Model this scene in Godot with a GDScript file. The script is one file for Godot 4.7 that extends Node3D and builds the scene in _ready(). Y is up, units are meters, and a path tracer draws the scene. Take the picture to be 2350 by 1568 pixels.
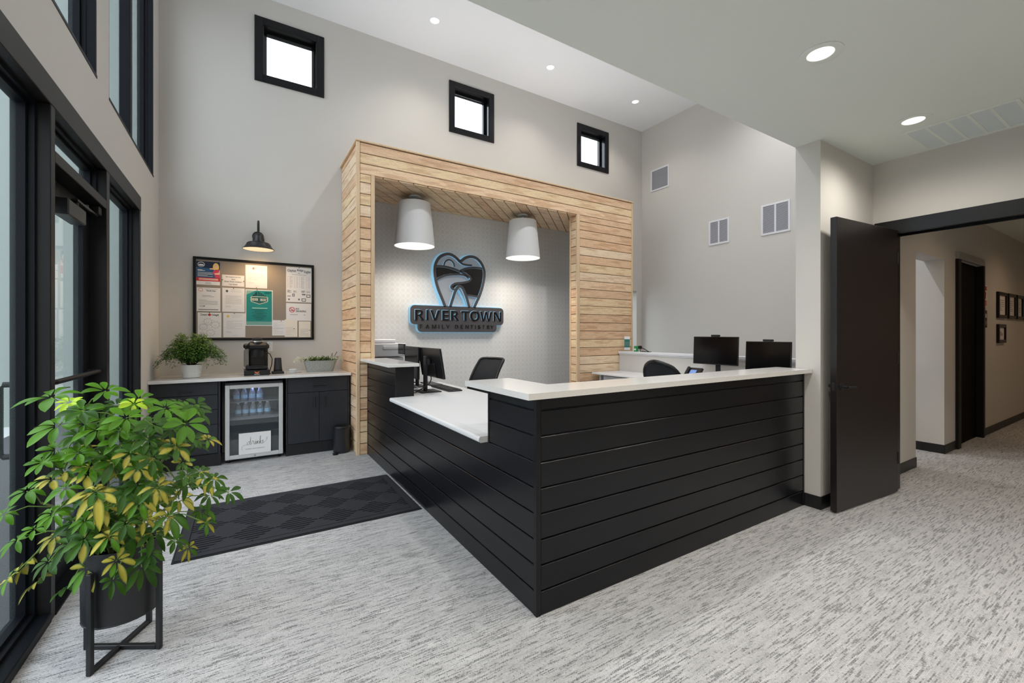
extends Node3D
# A reception lobby. x runs along the back wall to the right, y up, and "a" is the distance away from the camera plane (z = -a).

const XL := -0.77      # inner face of the storefront wall
const XR := 6.709      # far right wall of the tall reception space
const AB := 5.934      # back wall
const AP := 5.003      # front of the timber surround
const YH := 5.357      # tall ceiling
const YL := 2.846      # low ceiling
const AS := 1.578      # near face of the divider wall
const AF := 1.754      # far face of the divider wall and bulkhead
const XD := 4.747      # wall with the double doorway
var M := {}
var O := Vector3.ZERO  # base of the thing being built; meshes are stored relative to it
var uv_long := -1
var uv_off := Vector2.ZERO
var uv_scale := Vector2(1, 1)
var vc := Color.WHITE
var rng := RandomNumberGenerator.new()
var taken := {}
var font_bold: SystemFont
var font_plain: SystemFont
var font_serif: SystemFont

func _ready():
	rng.seed = 11
	light_and_camera()
	make_materials()
	fonts()
	build_shell()
	build_storefront()
	build_clerestory()
	build_outside()
	build_surround()
	build_sign()
	build_pendants()
	build_added_wash()
	build_ceiling_fittings()
	build_counter()
	build_reception()
	build_coffee()
	build_board()
	build_doorway_and_hall()
	build_mat()
	build_floor_plant()

# ---------------------------------------------------------------- camera, sky, light
func light_and_camera():
	var c := Camera3D.new()
	c.name = "camera"
	c.projection = Camera3D.PROJECTION_FRUSTUM
	c.near = 0.05
	c.far = 200.0
	c.size = 1568.0 / 994.0 * c.near
	c.frustum_offset = Vector2(0, -17.0 / 994.0 * c.near)
	c.position = Vector3(0, 1.35, 0)
	c.rotation = Vector3(0, -atan2(0.5272, 0.8497), 0)
	add_child(c)
	c.current = true
	var e := Environment.new()
	var sm := ProceduralSkyMaterial.new()
	sm.sky_top_color = Color(0.91, 0.955, 1.0)
	sm.sky_horizon_color = Color(0.92, 0.96, 1.0)
	sm.ground_horizon_color = Color(0.55, 0.55, 0.54)
	sm.ground_bottom_color = Color(0.45, 0.45, 0.44)
	sm.sky_energy_multiplier = 2.22
	sm.ground_energy_multiplier = 1.0
	var sky := Sky.new()
	sky.sky_material = sm
	e.background_mode = Environment.BG_SKY
	e.sky = sky
	e.tonemap_mode = Environment.TONE_MAPPER_LINEAR
	e.tonemap_exposure = 0.68
	e.sdfgi_enabled = true
	e.ssao_enabled = true
	e.ssil_enabled = true
	var w := WorldEnvironment.new()
	w.name = "environment"
	w.environment = e
	add_child(w)

func spot(at: Vector3, energy: float, angle: float, soft: float, col: Color, size: float):
	var l := SpotLight3D.new()
	l.name = "downlight_beam"
	l.position = at
	l.rotation = Vector3(-PI / 2, 0, 0)
	l.light_energy = energy
	l.spot_angle = angle
	l.spot_angle_attenuation = soft
	l.spot_range = 12.0
	l.spot_attenuation = 2.0
	l.light_color = col
	l.light_size = size
	l.shadow_enabled = true
	add_child(l, true)

func omni(at: Vector3, energy: float, col: Color, size: float):
	var l := OmniLight3D.new()
	l.name = "unseen_fridge_light"
	l.position = at
	l.light_energy = energy
	l.omni_range = 12.0
	l.omni_attenuation = 2.0
	l.light_color = col
	l.light_size = size
	l.shadow_enabled = true
	add_child(l, true)

# ---------------------------------------------------------------- helpers
func V(x: float, y: float, a: float) -> Vector3:
	return Vector3(x, y, -a)

func fonts():
	font_bold = SystemFont.new()
	font_bold.font_names = PackedStringArray(["Droid Sans"])
	font_bold.font_weight = 700
	font_plain = SystemFont.new()
	font_plain.font_names = PackedStringArray(["Droid Sans"])
	font_serif = SystemFont.new()
	font_serif.font_names = PackedStringArray(["Droid Serif"])

func S() -> SurfaceTool:
	var s := SurfaceTool.new()
	s.begin(Mesh.PRIMITIVE_TRIANGLES)
	return s

func vert(s: SurfaceTool, p: Vector3, n: Vector3):
	var uv := Vector2.ZERO
	if uv_long >= 0:
		var nn := n.abs()
		var k := 0
		if nn.y > nn.x and nn.y > nn.z:
			k = 1
		elif nn.z > nn.x:
			k = 2
		var u: float = p[uv_long]
		var o := 3 - uv_long - k if k != uv_long else (uv_long + 1) % 3
		uv = Vector2(u * uv_scale.x + uv_off.x, p[o] * uv_scale.y + uv_off.y)
	s.set_uv(uv)
	s.set_color(vc)
	s.set_normal(n)
	s.add_vertex(p - O)

# a flat convex polygon turned so that it faces "out"
func face(s: SurfaceTool, pts: Array, out: Vector3):
	var n: Vector3 = (pts[1] - pts[0]).cross(pts[2] - pts[0])
	if n.length_squared() < 1e-16 and pts.size() > 3:
		n = (pts[2] - pts[0]).cross(pts[3] - pts[0])
	if n.length_squared() < 1e-18:
		return
	n = n.normalized()
	var q := pts
	if n.dot(out) < 0:
		n = -n
		q = pts.duplicate()
		q.reverse()
	for i in range(1, q.size() - 1):
		vert(s, q[0], n)
		vert(s, q[i + 1], n)
		vert(s, q[i], n)

# a quad with a normal at each corner
func quad_n(s: SurfaceTool, p: Array, n: Array):
	var g: Vector3 = (p[1] - p[0]).cross(p[3] - p[0])
	if g.length_squared() < 1e-18:
		g = (p[1] - p[0]).cross(p[2] - p[0])
	var order := [0, 2, 1, 0, 3, 2]
	if g.dot(n[0] + n[1] + n[2] + n[3]) < 0:
		order = [0, 1, 2, 0, 2, 3]
	for k in order:
		vert(s, p[k], n[k])

# box from ranges of x, y and a, with an optional chamfer
func bx(s: SurfaceTool, x0: float, x1: float, y0: float, y1: float, a0: float, a1: float, b := 0.0):
	var lo := Vector3(minf(x0, x1), minf(y0, y1), minf(-a0, -a1))
	var hi := Vector3(maxf(x0, x1), maxf(y0, y1), maxf(-a0, -a1))
	box_v(s, lo, hi, b, Transform3D())

func box_v(s: SurfaceTool, lo: Vector3, hi: Vector3, b: float, t: Transform3D):
	var c := (lo + hi) / 2
	var h := (hi - lo) / 2
	b = minf(b, minf(h.x, minf(h.y, h.z)) * 0.98)
	var pt := func(ax: int, sg: Vector3) -> Vector3:
		var e := Vector3(h.x - b, h.y - b, h.z - b)
		e[ax] = h[ax]
		return t * (c + e * sg)
	for ax in 3:
		var i := (ax + 1) % 3
		var j := (ax + 2) % 3
		for sg in [-1.0, 1.0]:
			var q := []
			for k in [[-1, -1], [1, -1], [1, 1], [-1, 1]]:
				var g := Vector3.ZERO
				g[ax] = sg
				g[i] = k[0]
				g[j] = k[1]
				q.append(pt.call(ax, g))
			var o := Vector3.ZERO
			o[ax] = sg
			face(s, q, t.basis * o)
			if b > 0:
				for sj in [-1.0, 1.0]:
					var e0 := Vector3.ONE
					e0[ax] = sg
					e0[i] = sj
					e0[j] = -1.0
					var e1 := e0
					e1[j] = 1.0
					var oo := Vector3.ZERO
					oo[ax] = sg
					oo[i] = sj
					face(s, [pt.call(ax, e0), pt.call(ax, e1), pt.call(i, e1), pt.call(i, e0)], t.basis * oo)
	if b > 0:
		for sx in [-1.0, 1.0]:
			for sy in [-1.0, 1.0]:
				for sz in [-1.0, 1.0]:
					var g := Vector3(sx, sy, sz)
					face(s, [pt.call(0, g), pt.call(1, g), pt.call(2, g)], t.basis * g)

# turned profile of [radius, height] pairs round a vertical axis at (x, a)
func lathe(s: SurfaceTool, x: float, a: float, prof: Array, seg := 32, axis := Basis(), sx := 1.0, sz := 1.0):
	var m := prof.size()
	var nrm := []
	for i in m - 1:
		var d := Vector2(prof[i + 1][0] - prof[i][0], prof[i + 1][1] - prof[i][1])
		nrm.append(Vector2(d.y, -d.x).normalized())
	var c := V(x, 0, a)
	for i in m - 1:
		var n0: Vector2 = nrm[i]
		var n1: Vector2 = nrm[i]
		if i > 0 and nrm[i - 1].dot(nrm[i]) > 0.8:
			n0 = (nrm[i - 1] + nrm[i]).normalized()
		if i < m - 2 and nrm[i + 1].dot(nrm[i]) > 0.8:
			n1 = (nrm[i + 1] + nrm[i]).normalized()
		for k in seg:
			var p := []
			var n := []
			for q in [[i, k], [i, k + 1], [i + 1, k + 1], [i + 1, k]]:
				var th: float = TAU * q[1] / seg
				var e := Vector3(cos(th) * sx, 0, sin(th) * sz)
				var r: float = prof[q[0]][0]
				p.append(c + axis * (e * r + Vector3(0, prof[q[0]][1], 0)))
				var nn: Vector2 = n0 if q[0] == i else n1
				n.append((axis * Vector3(cos(th) / sx * nn.x, nn.y, sin(th) / sz * nn.x)).normalized())
			quad_n(s, p, n)

func tube(s: SurfaceTool, pts: Array, r: float, seg := 8, r_end := -1.0):
	var m := pts.size()
	var up := Vector3.UP
	var rings := []
	var dirs := []
	for i in m:
		var d: Vector3 = (pts[mini(i + 1, m - 1)] - pts[maxi(i - 1, 0)]).normalized()
		if absf(d.dot(up)) > 0.95:
			up = Vector3.RIGHT if absf(d.x) < 0.9 else Vector3.BACK
		var sd := d.cross(up).normalized()
		up = sd.cross(d).normalized()
		var rr := r if r_end < 0 else lerpf(r, r_end, float(i) / (m - 1))
		var ring := []
		for k in seg:
			var th := TAU * k / seg
			var n := sd * cos(th) + up * sin(th)
			ring.append([pts[i] + n * rr, n])
		rings.append(ring)
		dirs.append(d)
	for i in m - 1:
		for k in seg:
			var k2 := (k + 1) % seg
			var q := [rings[i][k], rings[i][k2], rings[i + 1][k2], rings[i + 1][k]]
			quad_n(s, q.map(func(e): return e[0]), q.map(func(e): return e[1]))
	face(s, rings[0].map(func(e): return e[0]), -dirs[0])
	face(s, rings[m - 1].map(func(e): return e[0]), dirs[m - 1])

# flat polygon in x and y, given thickness from a0 (near) to a1; the edges may go to a second surface
func slab_poly(s: SurfaceTool, poly: PackedVector2Array, a0: float, a1: float, side: SurfaceTool = null):
	var sd := side if side else s
	var ids := Geometry2D.triangulate_polygon(poly)
	for i in range(0, ids.size(), 3):
		var q := [poly[ids[i]], poly[ids[i + 1]], poly[ids[i + 2]]]
		face(s, q.map(func(v): return V(v.x, v.y, a0)), Vector3(0, 0, 1))
		face(sd, q.map(func(v): return V(v.x, v.y, a1)), Vector3(0, 0, -1))
	var cw := Geometry2D.is_polygon_clockwise(poly)
	for i in poly.size():
		var p := poly[i]
		var q := poly[(i + 1) % poly.size()]
		var d := q - p
		var n := Vector2(d.y, -d.x) * (1.0 if not cw else -1.0)
		face(sd, [V(p.x, p.y, a0), V(q.x, q.y, a0), V(q.x, q.y, a1), V(p.x, p.y, a1)], Vector3(n.x, n.y, 0))

# the same on the floor plan: polygon in x and a, from y0 to y1
func plan_poly(s: SurfaceTool, poly: PackedVector2Array, y0: float, y1: float):
	var ids := Geometry2D.triangulate_polygon(poly)
	for i in range(0, ids.size(), 3):
		var q := [poly[ids[i]], poly[ids[i + 1]], poly[ids[i + 2]]]
		face(s, q.map(func(v): return V(v.x, y1, v.y)), Vector3.UP)
		face(s, q.map(func(v): return V(v.x, y0, v.y)), Vector3.DOWN)
	var cw := Geometry2D.is_polygon_clockwise(poly)
	for i in poly.size():
		var p := poly[i]
		var q := poly[(i + 1) % poly.size()]
		var d := q - p
		var n := Vector2(d.y, -d.x) * (1.0 if not cw else -1.0)
		face(s, [V(p.x, y0, p.y), V(q.x, y0, q.y), V(q.x, y1, q.y), V(p.x, y1, p.y)], Vector3(n.x, 0, -n.y))

func pts2(t: String) -> PackedVector2Array:
	var out := PackedVector2Array()
	for w in t.split(" ", false):
		var c := w.split(",")
		out.append(Vector2(float(c[0]), float(c[1])))
	return out

func smooth(p: PackedVector2Array, closed := false, sub := 4) -> PackedVector2Array:
	var out := PackedVector2Array()
	var m := p.size()
	for i in (m if closed else m - 1):
		var p0 := p[(i - 1 + m) % m] if closed or i > 0 else p[0]
		var p3 := p[(i + 2) % m] if closed or i < m - 2 else p[m - 1]
		for k in sub:
			out.append(p[i].cubic_interpolate(p[(i + 1) % m], p0, p3, float(k) / sub))
	if not closed:
		out.append(p[m - 1])
	return out

# a raised band of even width along a line in x and y
func band(s: SurfaceTool, side: SurfaceTool, p: PackedVector2Array, w: float, a0: float, a1: float):
	var L := []
	for i in p.size():
		var d := (p[mini(i + 1, p.size() - 1)] - p[maxi(i - 1, 0)]).normalized()
		var n := Vector2(-d.y, d.x)
		L.append([p[i] + n * w / 2, p[i] - n * w / 2, n])
	for i in p.size() - 1:
		var q: Array = L[i]
		var r: Array = L[i + 1]
		face(s, [V(q[0].x, q[0].y, a0), V(r[0].x, r[0].y, a0), V(r[1].x, r[1].y, a0), V(q[1].x, q[1].y, a0)], Vector3(0, 0, 1))
		for k in 2:
			var n: Vector2 = q[2] * (1.0 - 2.0 * k)
			face(side, [V(q[k].x, q[k].y, a0), V(r[k].x, r[k].y, a0), V(r[k].x, r[k].y, a1), V(q[k].x, q[k].y, a1)], Vector3(n.x, n.y, 0))

func rrect(x0: float, x1: float, y0: float, y1: float, r: float, seg := 6) -> PackedVector2Array:
	var p := PackedVector2Array()
	for k in [[x1 - r, y1 - r, 0.0], [x0 + r, y1 - r, 0.5], [x0 + r, y0 + r, 1.0], [x1 - r, y0 + r, 1.5]]:
		for i in seg + 1:
			var th: float = PI * (k[2] + 0.5 * i / seg)
			p.append(Vector2(k[0] + r * cos(th), k[1] + r * sin(th)))
	return p

func numbered(called: String) -> String:
	if not taken.has(called):
		taken[called] = 0
		return called
	taken[called] += 1
	return "%s_%03d" % [called, taken[called]]

func put(called: String, s, m: Material, parent: Node = null) -> MeshInstance3D:
	var o := MeshInstance3D.new()
	o.name = called if parent else numbered(called)
	o.mesh = s.commit() if s is SurfaceTool else s
	o.material_override = m
	if called in ["print_text", "handwriting", "print_adverts"]:
		o.set_meta("kind", "stuff")
	(parent if parent else self).add_child(o, true)
	if parent == null:
		o.position = O
	return o

func tag(o: Node, label: String, category: String, group := "", kind := "") -> Node:
	o.set_meta("label", label)
	o.set_meta("category", category)
	if group:
		o.set_meta("group", group)
	if kind:
		o.set_meta("kind", kind)
	return o

func thing(called: String, label: String, category: String, at: Vector3, group := "", kind := "") -> Node3D:
	var o := Node3D.new()
	o.name = numbered(called)
	add_child(o)
	o.position = at
	O = at
	tag(o, label, category, group, kind)
	return o

func done():
	O = Vector3.ZERO
	uv_long = -1

func b1(called: String, m: Material, parent: Node, r: Array, b := 0.0) -> MeshInstance3D:
	var s := S()
	bx(s, r[0], r[1], r[2], r[3], r[4], r[5], b)
	return put(called, s, m, parent)

func letters(called: String, t: String, m: Material, parent: Node, x0: float, x1: float, y0: float, y1: float, a: float, depth := 0.001, f: Font = null) -> MeshInstance3D:
	var tm := TextMesh.new()
	tm.font = f if f else font_bold
	tm.font_size = 48
	tm.pixel_size = 0.01
	tm.depth = 1.0
	tm.curve_step = 2.0
	tm.text = t
	var src := tm.surface_get_arrays(0)
	var ps: PackedVector3Array = src[0]
	var lo := Vector2(1e9, 1e9)
	var hi := -lo
	for p in ps:
		lo = lo.min(Vector2(p.x, p.y))
		hi = hi.max(Vector2(p.x, p.y))
	var k := Vector2((x1 - x0) / (hi.x - lo.x), (y1 - y0) / (hi.y - lo.y))
	for i in ps.size():
		ps[i] = Vector3(x0 + (ps[i].x - lo.x) * k.x, y0 + (ps[i].y - lo.y) * k.y, -a + (ps[i].z + 0.5) * depth) - O
	var ns: PackedVector3Array = src[1]
	for i in ns.size():
		ns[i] = (ns[i] / Vector3(k.x, k.y, depth)).normalized()
	var arr := []
	arr.resize(Mesh.ARRAY_MAX)
	arr[0] = ps
	arr[1] = ns
	arr[Mesh.ARRAY_INDEX] = src[Mesh.ARRAY_INDEX]
	var am := ArrayMesh.new()
	am.add_surface_from_arrays(Mesh.PRIMITIVE_TRIANGLES, arr)
	return put(called, am, m, parent)

# ---------------------------------------------------------------- materials
func mat(c: Color, rough := 0.6, metal := 0.0, spec := 0.5) -> StandardMaterial3D:
	var m := StandardMaterial3D.new()
	m.albedo_color = c
	m.roughness = rough
	m.metallic = metal
	m.metallic_specular = spec
	return m

func c8(r: int, g: int, b: int) -> Color:
	return Color8(r, g, b)

func glow(c: Color, e: float) -> StandardMaterial3D:
	var m := mat(c, 0.5)
	m.emission_enabled = true
	m.emission = c
	m.emission_energy_multiplier = e
	return m

func tex_mat(im: Image, rough := 0.6, tint := Color.WHITE) -> StandardMaterial3D:
	var m := mat(tint, rough)
	m.albedo_texture = ImageTexture.create_from_image(im)
	return m

func noise(freq: float, sd: int, oct := 3) -> FastNoiseLite:
	var n := FastNoiseLite.new()
	n.noise_type = FastNoiseLite.TYPE_SIMPLEX
	n.frequency = freq
	n.seed = sd
	n.fractal_octaves = oct
	return n

# straight-sawn hickory: fine streaks, cathedral swirls, and browner heartwood along part of a board
func wood_image(sd: int) -> Image:
	var w := 768
	var h := 384
	var im := Image.create(w, h, false, Image.FORMAT_RGB8)
	var n1 := noise(1.0, sd, 3)
	var n2 := noise(1.0, sd + 7, 2)
	var n3 := noise(1.0, sd + 13, 2)
	for j in h:
		for i in w:
			var u := i / 768.0
			var v := j / 384.0
			var cx := cos(u * TAU)
			var sx := sin(u * TAU)
			var warp := n2.get_noise_3d(cx * 0.6, sx * 0.6, v * 5.0)
			var ring := sin((v * 34.0 + warp * 9.0) * TAU * 0.5)
			var streak := n1.get_noise_3d(cx * 1.2, sx * 1.2, v * 95.0)
			var heart := smoothstep(-0.02, 0.5, n3.get_noise_3d(cx * 0.4, sx * 0.4, v * 6.0))
			var c := Color(0.955, 0.85, 0.72)
			c = c.lerp(Color(0.80, 0.64, 0.50), heart * 0.5)
			c = c * (1.0 + streak * 0.11 + ring * 0.03)
			im.set_pixel(i, j, Color(clampf(c.r, 0, 1), clampf(c.g, 0, 1), clampf(c.b, 0, 1)))
	return im

func carpet_image() -> Image:
	var n := 1920
	var im := Image.create(n, n, false, Image.FORMAT_RGB8)
	im.fill(Color(0.60, 0.60, 0.605))
	var n1 := noise(1.0, 3, 2)
	var n2 := noise(1.0, 9, 2)
	var r := RandomNumberGenerator.new()
	r.seed = 4
	var cell := 6
	var k := n / cell
	for j in k:
		var tone := r.randf_range(-0.03, 0.03)
		for i in k:
			var th := TAU * i / k
			# each row of loops carries its own long dashes along x; slow drift makes some bands busier
			var s1 := n1.get_noise_3d(cos(th) * 1.5, sin(th) * 1.5, j * 17.3)
			var s2 := n2.get_noise_3d(cos(th) * 0.9, sin(th) * 0.9, 4.0 * sin(TAU * j / k) + 50.0) + 0.4 * n2.get_noise_3d(cos(th) * 1.5, sin(th) * 1.5, j * 0.9)
			var t := 0.76 + tone + s2 * 0.05 + r.randf_range(-0.045, 0.045)
			var q := s1 + s2 * 0.2 + r.randf_range(-0.045, 0.045)
			if q > 0.33 and r.randf() < 0.86:
				t = 0.50 + r.randf_range(-0.12, 0.12)
			elif q > 0.14:
				t = 0.685 + r.randf_range(-0.07, 0.05)
			if r.randf() < 0.035:
				t *= 0.78
			var off := 2 if i % 2 else 0
			var c := Color(t, t * 0.998, t * 0.995)
			im.fill_rect(Rect2i(i * cell, (j * cell + off) % n, cell - 1, 5), c)
			im.fill_rect(Rect2i(i * cell + 1, (j * cell + off + 1) % n, cell - 3, 2), Color(minf(c.r * 1.06, 1), minf(c.g * 1.06, 1), minf(c.b * 1.06, 1)))
	return im

func wallpaper_image() -> Image:
	var n := 128
	var im := Image.create(n, n, false, Image.FORMAT_RGB8)
	for j in n:
		for i in n:
			var p := Vector2(i - 64, j - 64)
			var q := Vector2(fposmod(i, n) - (0 if i < 64 else n), fposmod(j, n) - (0 if j < 64 else n))
			var t := 0.90
			var d := p.length()
			if absf(d - 40) < 4 or absf(d - 27) < 3.0 or d < 9:
				t = 0.85
			var ang := p.angle() * 8.0
			if d > 11 and d < 24 and sin(ang) > 0.2:
				t = 0.86
			if absf(q.length() - 22) < 3.5 or q.length() < 9:
				t = 0.855
			im.set_pixel(i, j, Color(t * 0.99, t, t))
	return im

func grain_image(c: Color, amt: float, sd: int) -> Image:
	var n := 256
	var im := Image.create(n, n, false, Image.FORMAT_RGB8)
	var n1 := noise(1.0, sd, 3)
	for j in n:
		for i in n:
			var th := TAU * j / n
			var k := 1.0 + amt * n1.get_noise_3d(cos(th) * 0.5, sin(th) * 0.5, i * 0.35)
			im.set_pixel(i, j, Color(clampf(c.r * k, 0, 1), clampf(c.g * k, 0, 1), clampf(c.b * k, 0, 1)))
	return im

func speckle_image(base: Color, other: Color, freq: float, lo: float, hi: float, sd: int) -> Image:
	var n := 256
	var im := Image.create(n, n, false, Image.FORMAT_RGB8)
	var n1 := noise(freq, sd, 4)
	for j in n:
		for i in n:
			im.set_pixel(i, j, base.lerp(other, smoothstep(lo, hi, n1.get_noise_2d(i, j))))
	return im

func world_tex(m: StandardMaterial3D, scale: float) -> StandardMaterial3D:
	m.uv1_triplanar = true
	m.uv1_world_triplanar = true
	m.uv1_scale = Vector3.ONE * scale
	m.uv1_triplanar_sharpness = 8.0
	return m

func make_materials():
	M.wall = mat(c8(208, 205, 199), 0.85)
	M.ceiling = mat(c8(246, 248, 251), 0.9)
	M.low_ceiling = mat(c8(233, 238, 232), 0.9)
	M.carpet = world_tex(tex_mat(carpet_image(), 0.95), 1.0 / 1.6)
	M.wallpaper = world_tex(tex_mat(wallpaper_image(), 0.8), 1.0 / 0.074)
	M.black_panel = mat(c8(14, 15, 20), 0.3, 0.0, 0.42)
	M.black_trim = mat(c8(15, 16, 19), 0.3, 0.0, 0.4)
	M.lift_black = mat(c8(8, 8, 9), 0.7, 0.0, 0.2)
	M.gloss_black = mat(c8(14, 15, 18), 0.16, 0.0, 0.6)
	M.base = mat(c8(26, 26, 28), 0.45)
	M.alu = mat(c8(15, 18, 23), 0.45, 0.0, 0.25)
	M.alu_face = mat(c8(28, 27, 27), 0.42, 0.0, 0.3)
	M.door = mat(c8(27, 21, 21), 0.36)
	M.iron = mat(c8(22, 22, 24), 0.4)
	M.quartz = tex_mat(speckle_image(c8(227, 225, 221), c8(220, 218, 213), 0.45, 0.0, 0.6, 5), 0.13)
	world_tex(M.quartz, 1.4)
	M.laminate = mat(c8(226, 226, 226), 0.35)
	M.white = mat(c8(226, 227, 230), 0.5)
	M.white_gloss = mat(c8(230, 230, 228), 0.3)
	M.vent_dark = mat(c8(118, 120, 127), 0.7)
	M.vent_slat = mat(c8(176, 178, 186), 0.6)
	M.cabinet = tex_mat(grain_image(c8(35, 38, 44), 0.22, 8), 0.55)
	M.cabinet.uv1_triplanar = true
	M.cabinet.uv1_scale = Vector3(1.6, 1.6, 1.6)
	M.cabinet_dark = mat(c8(21, 22, 26), 0.6)
	M.steel = mat(c8(214, 215, 214), 0.32, 0.4)
	M.chrome = mat(c8(205, 205, 205), 0.15, 1.0)
	M.plastic = mat(c8(19, 19, 21), 0.35)
	M.plastic_soft = mat(c8(28, 28, 31), 0.6)
	M.screen = mat(c8(10, 10, 12), 0.12)
	M.mesh = mat(c8(30, 32, 35), 0.8)
	M.grey = mat(c8(200, 203, 206), 0.5)
	M.grey_light = mat(c8(214, 216, 219), 0.5)
	M.shade = mat(c8(222, 222, 220), 0.8)
	M.shade.backlight_enabled = true
	M.shade.backlight = Color(0.1, 0.1, 0.1)
	M.lamp_glow = glow(Color(1.0, 0.985, 0.96), 1.9)
	M.lamp_warm = glow(Color(1.0, 0.88, 0.7), 1.6)
	M.glass = pane_mat(0.05, Color(0.75, 0.85, 0.85))
	M.clear = pane_mat(0.035, Color(0.7, 0.78, 0.82))
	M.wood = []
	for k in 3:
		var im := wood_image(20 + k * 31)
		var tx := ImageTexture.create_from_image(im)
		for t in [Color(1.0, 1.0, 1.0), Color(1.0, 0.97, 0.94), Color(0.95, 0.90, 0.86), Color(0.99, 0.98, 0.93), Color(0.95, 0.89, 0.84)]:
			var m := mat(Color(minf(t.r, 1), minf(t.g, 1), minf(t.b, 1)), 0.5)
			m.albedo_texture = tx
			M.wood.append(m)
	M.wood_trim = mat(c8(228, 200, 166), 0.5)
	M.wood_trim.albedo_texture = ImageTexture.create_from_image(grain_image(Color(1, 0.98, 0.95), 0.1, 31))
	M.wood_back = mat(c8(92, 66, 44), 0.8)
	M.concrete = mat(c8(74, 75, 76), 0.9)
	M.facade = mat(c8(142, 150, 144), 0.7)
	M.sign_front = mat(c8(74, 73, 76), 0.45)
	M.sign_black = mat(c8(10, 9, 14), 0.25)
	M.sign_pale = glow(c8(172, 176, 182), 0.05)
	M.sign_edge = glow(Color(0.58, 0.78, 0.89), 0.5)
	M.ink = mat(c8(25, 25, 28), 0.8)
	M.ink_soft = mat(c8(90, 90, 96), 0.8)
	M.paper = mat(c8(232, 230, 228), 0.85)
	M.leaf = mat(Color.WHITE, 0.42, 0.0, 0.33)
	M.leaf.vertex_color_use_as_albedo = true
	M.leaf.backlight_enabled = true
	M.leaf.backlight = Color(0.22, 0.22, 0.22)
	M.leaf.cull_mode = BaseMaterial3D.CULL_DISABLED
	M.stem = mat(c8(88, 96, 48), 0.6)
	M.soil = mat(c8(46, 36, 28), 0.95)
	M.pot_black = mat(c8(24, 25, 28), 0.42)

func pane_mat(alpha: float, c: Color) -> StandardMaterial3D:
	var m := mat(Color(c.r, c.g, c.b, alpha), 0.02)
	m.transparency = BaseMaterial3D.TRANSPARENCY_ALPHA
	m.cull_mode = BaseMaterial3D.CULL_DISABLED
	return m

# ---------------------------------------------------------------- the shell of the room
# wall in the plane across x (axis 0) or across a (axis 2): solid cells between cuts, leaving the holes open
func wall(called: String, label: String, m: Material, axis: int, d0: float, d1: float, u0: float, u1: float, y0: float, y1: float, holes: Array) -> MeshInstance3D:
	var us := [u0, u1]
	var ys := [y0, y1]
	for h in holes:
		for k in [h[0], h[1]]:
			if k > u0 and k < u1 and not us.has(k):
				us.append(k)
		for k in [h[2], h[3]]:
			if k > y0 and k < y1 and not ys.has(k):
				ys.append(k)
	us.sort()
	ys.sort()
	var s := S()
	for i in us.size() - 1:
		for j in ys.size() - 1:
			var cu: float = (us[i] + us[i + 1]) / 2
			var cy: float = (ys[j] + ys[j + 1]) / 2
			var open := false
			for h in holes:
				if cu > h[0] and cu < h[1] and cy > h[2] and cy < h[3]:
					open = true
			if open:
				continue
			if axis == 0:
				bx(s, d0, d1, ys[j], ys[j + 1], us[i], us[i + 1])
			else:
				bx(s, us[i], us[i + 1], ys[j], ys[j + 1], d0, d1)
	return tag(put(called, s, m), label, "wall", "", "structure")

func struct_box(called: String, label: String, category: String, m: Material, r: Array, b := 0.0) -> MeshInstance3D:
	return tag(b1(called, m, null, r, b), label, category, "", "structure")

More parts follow.
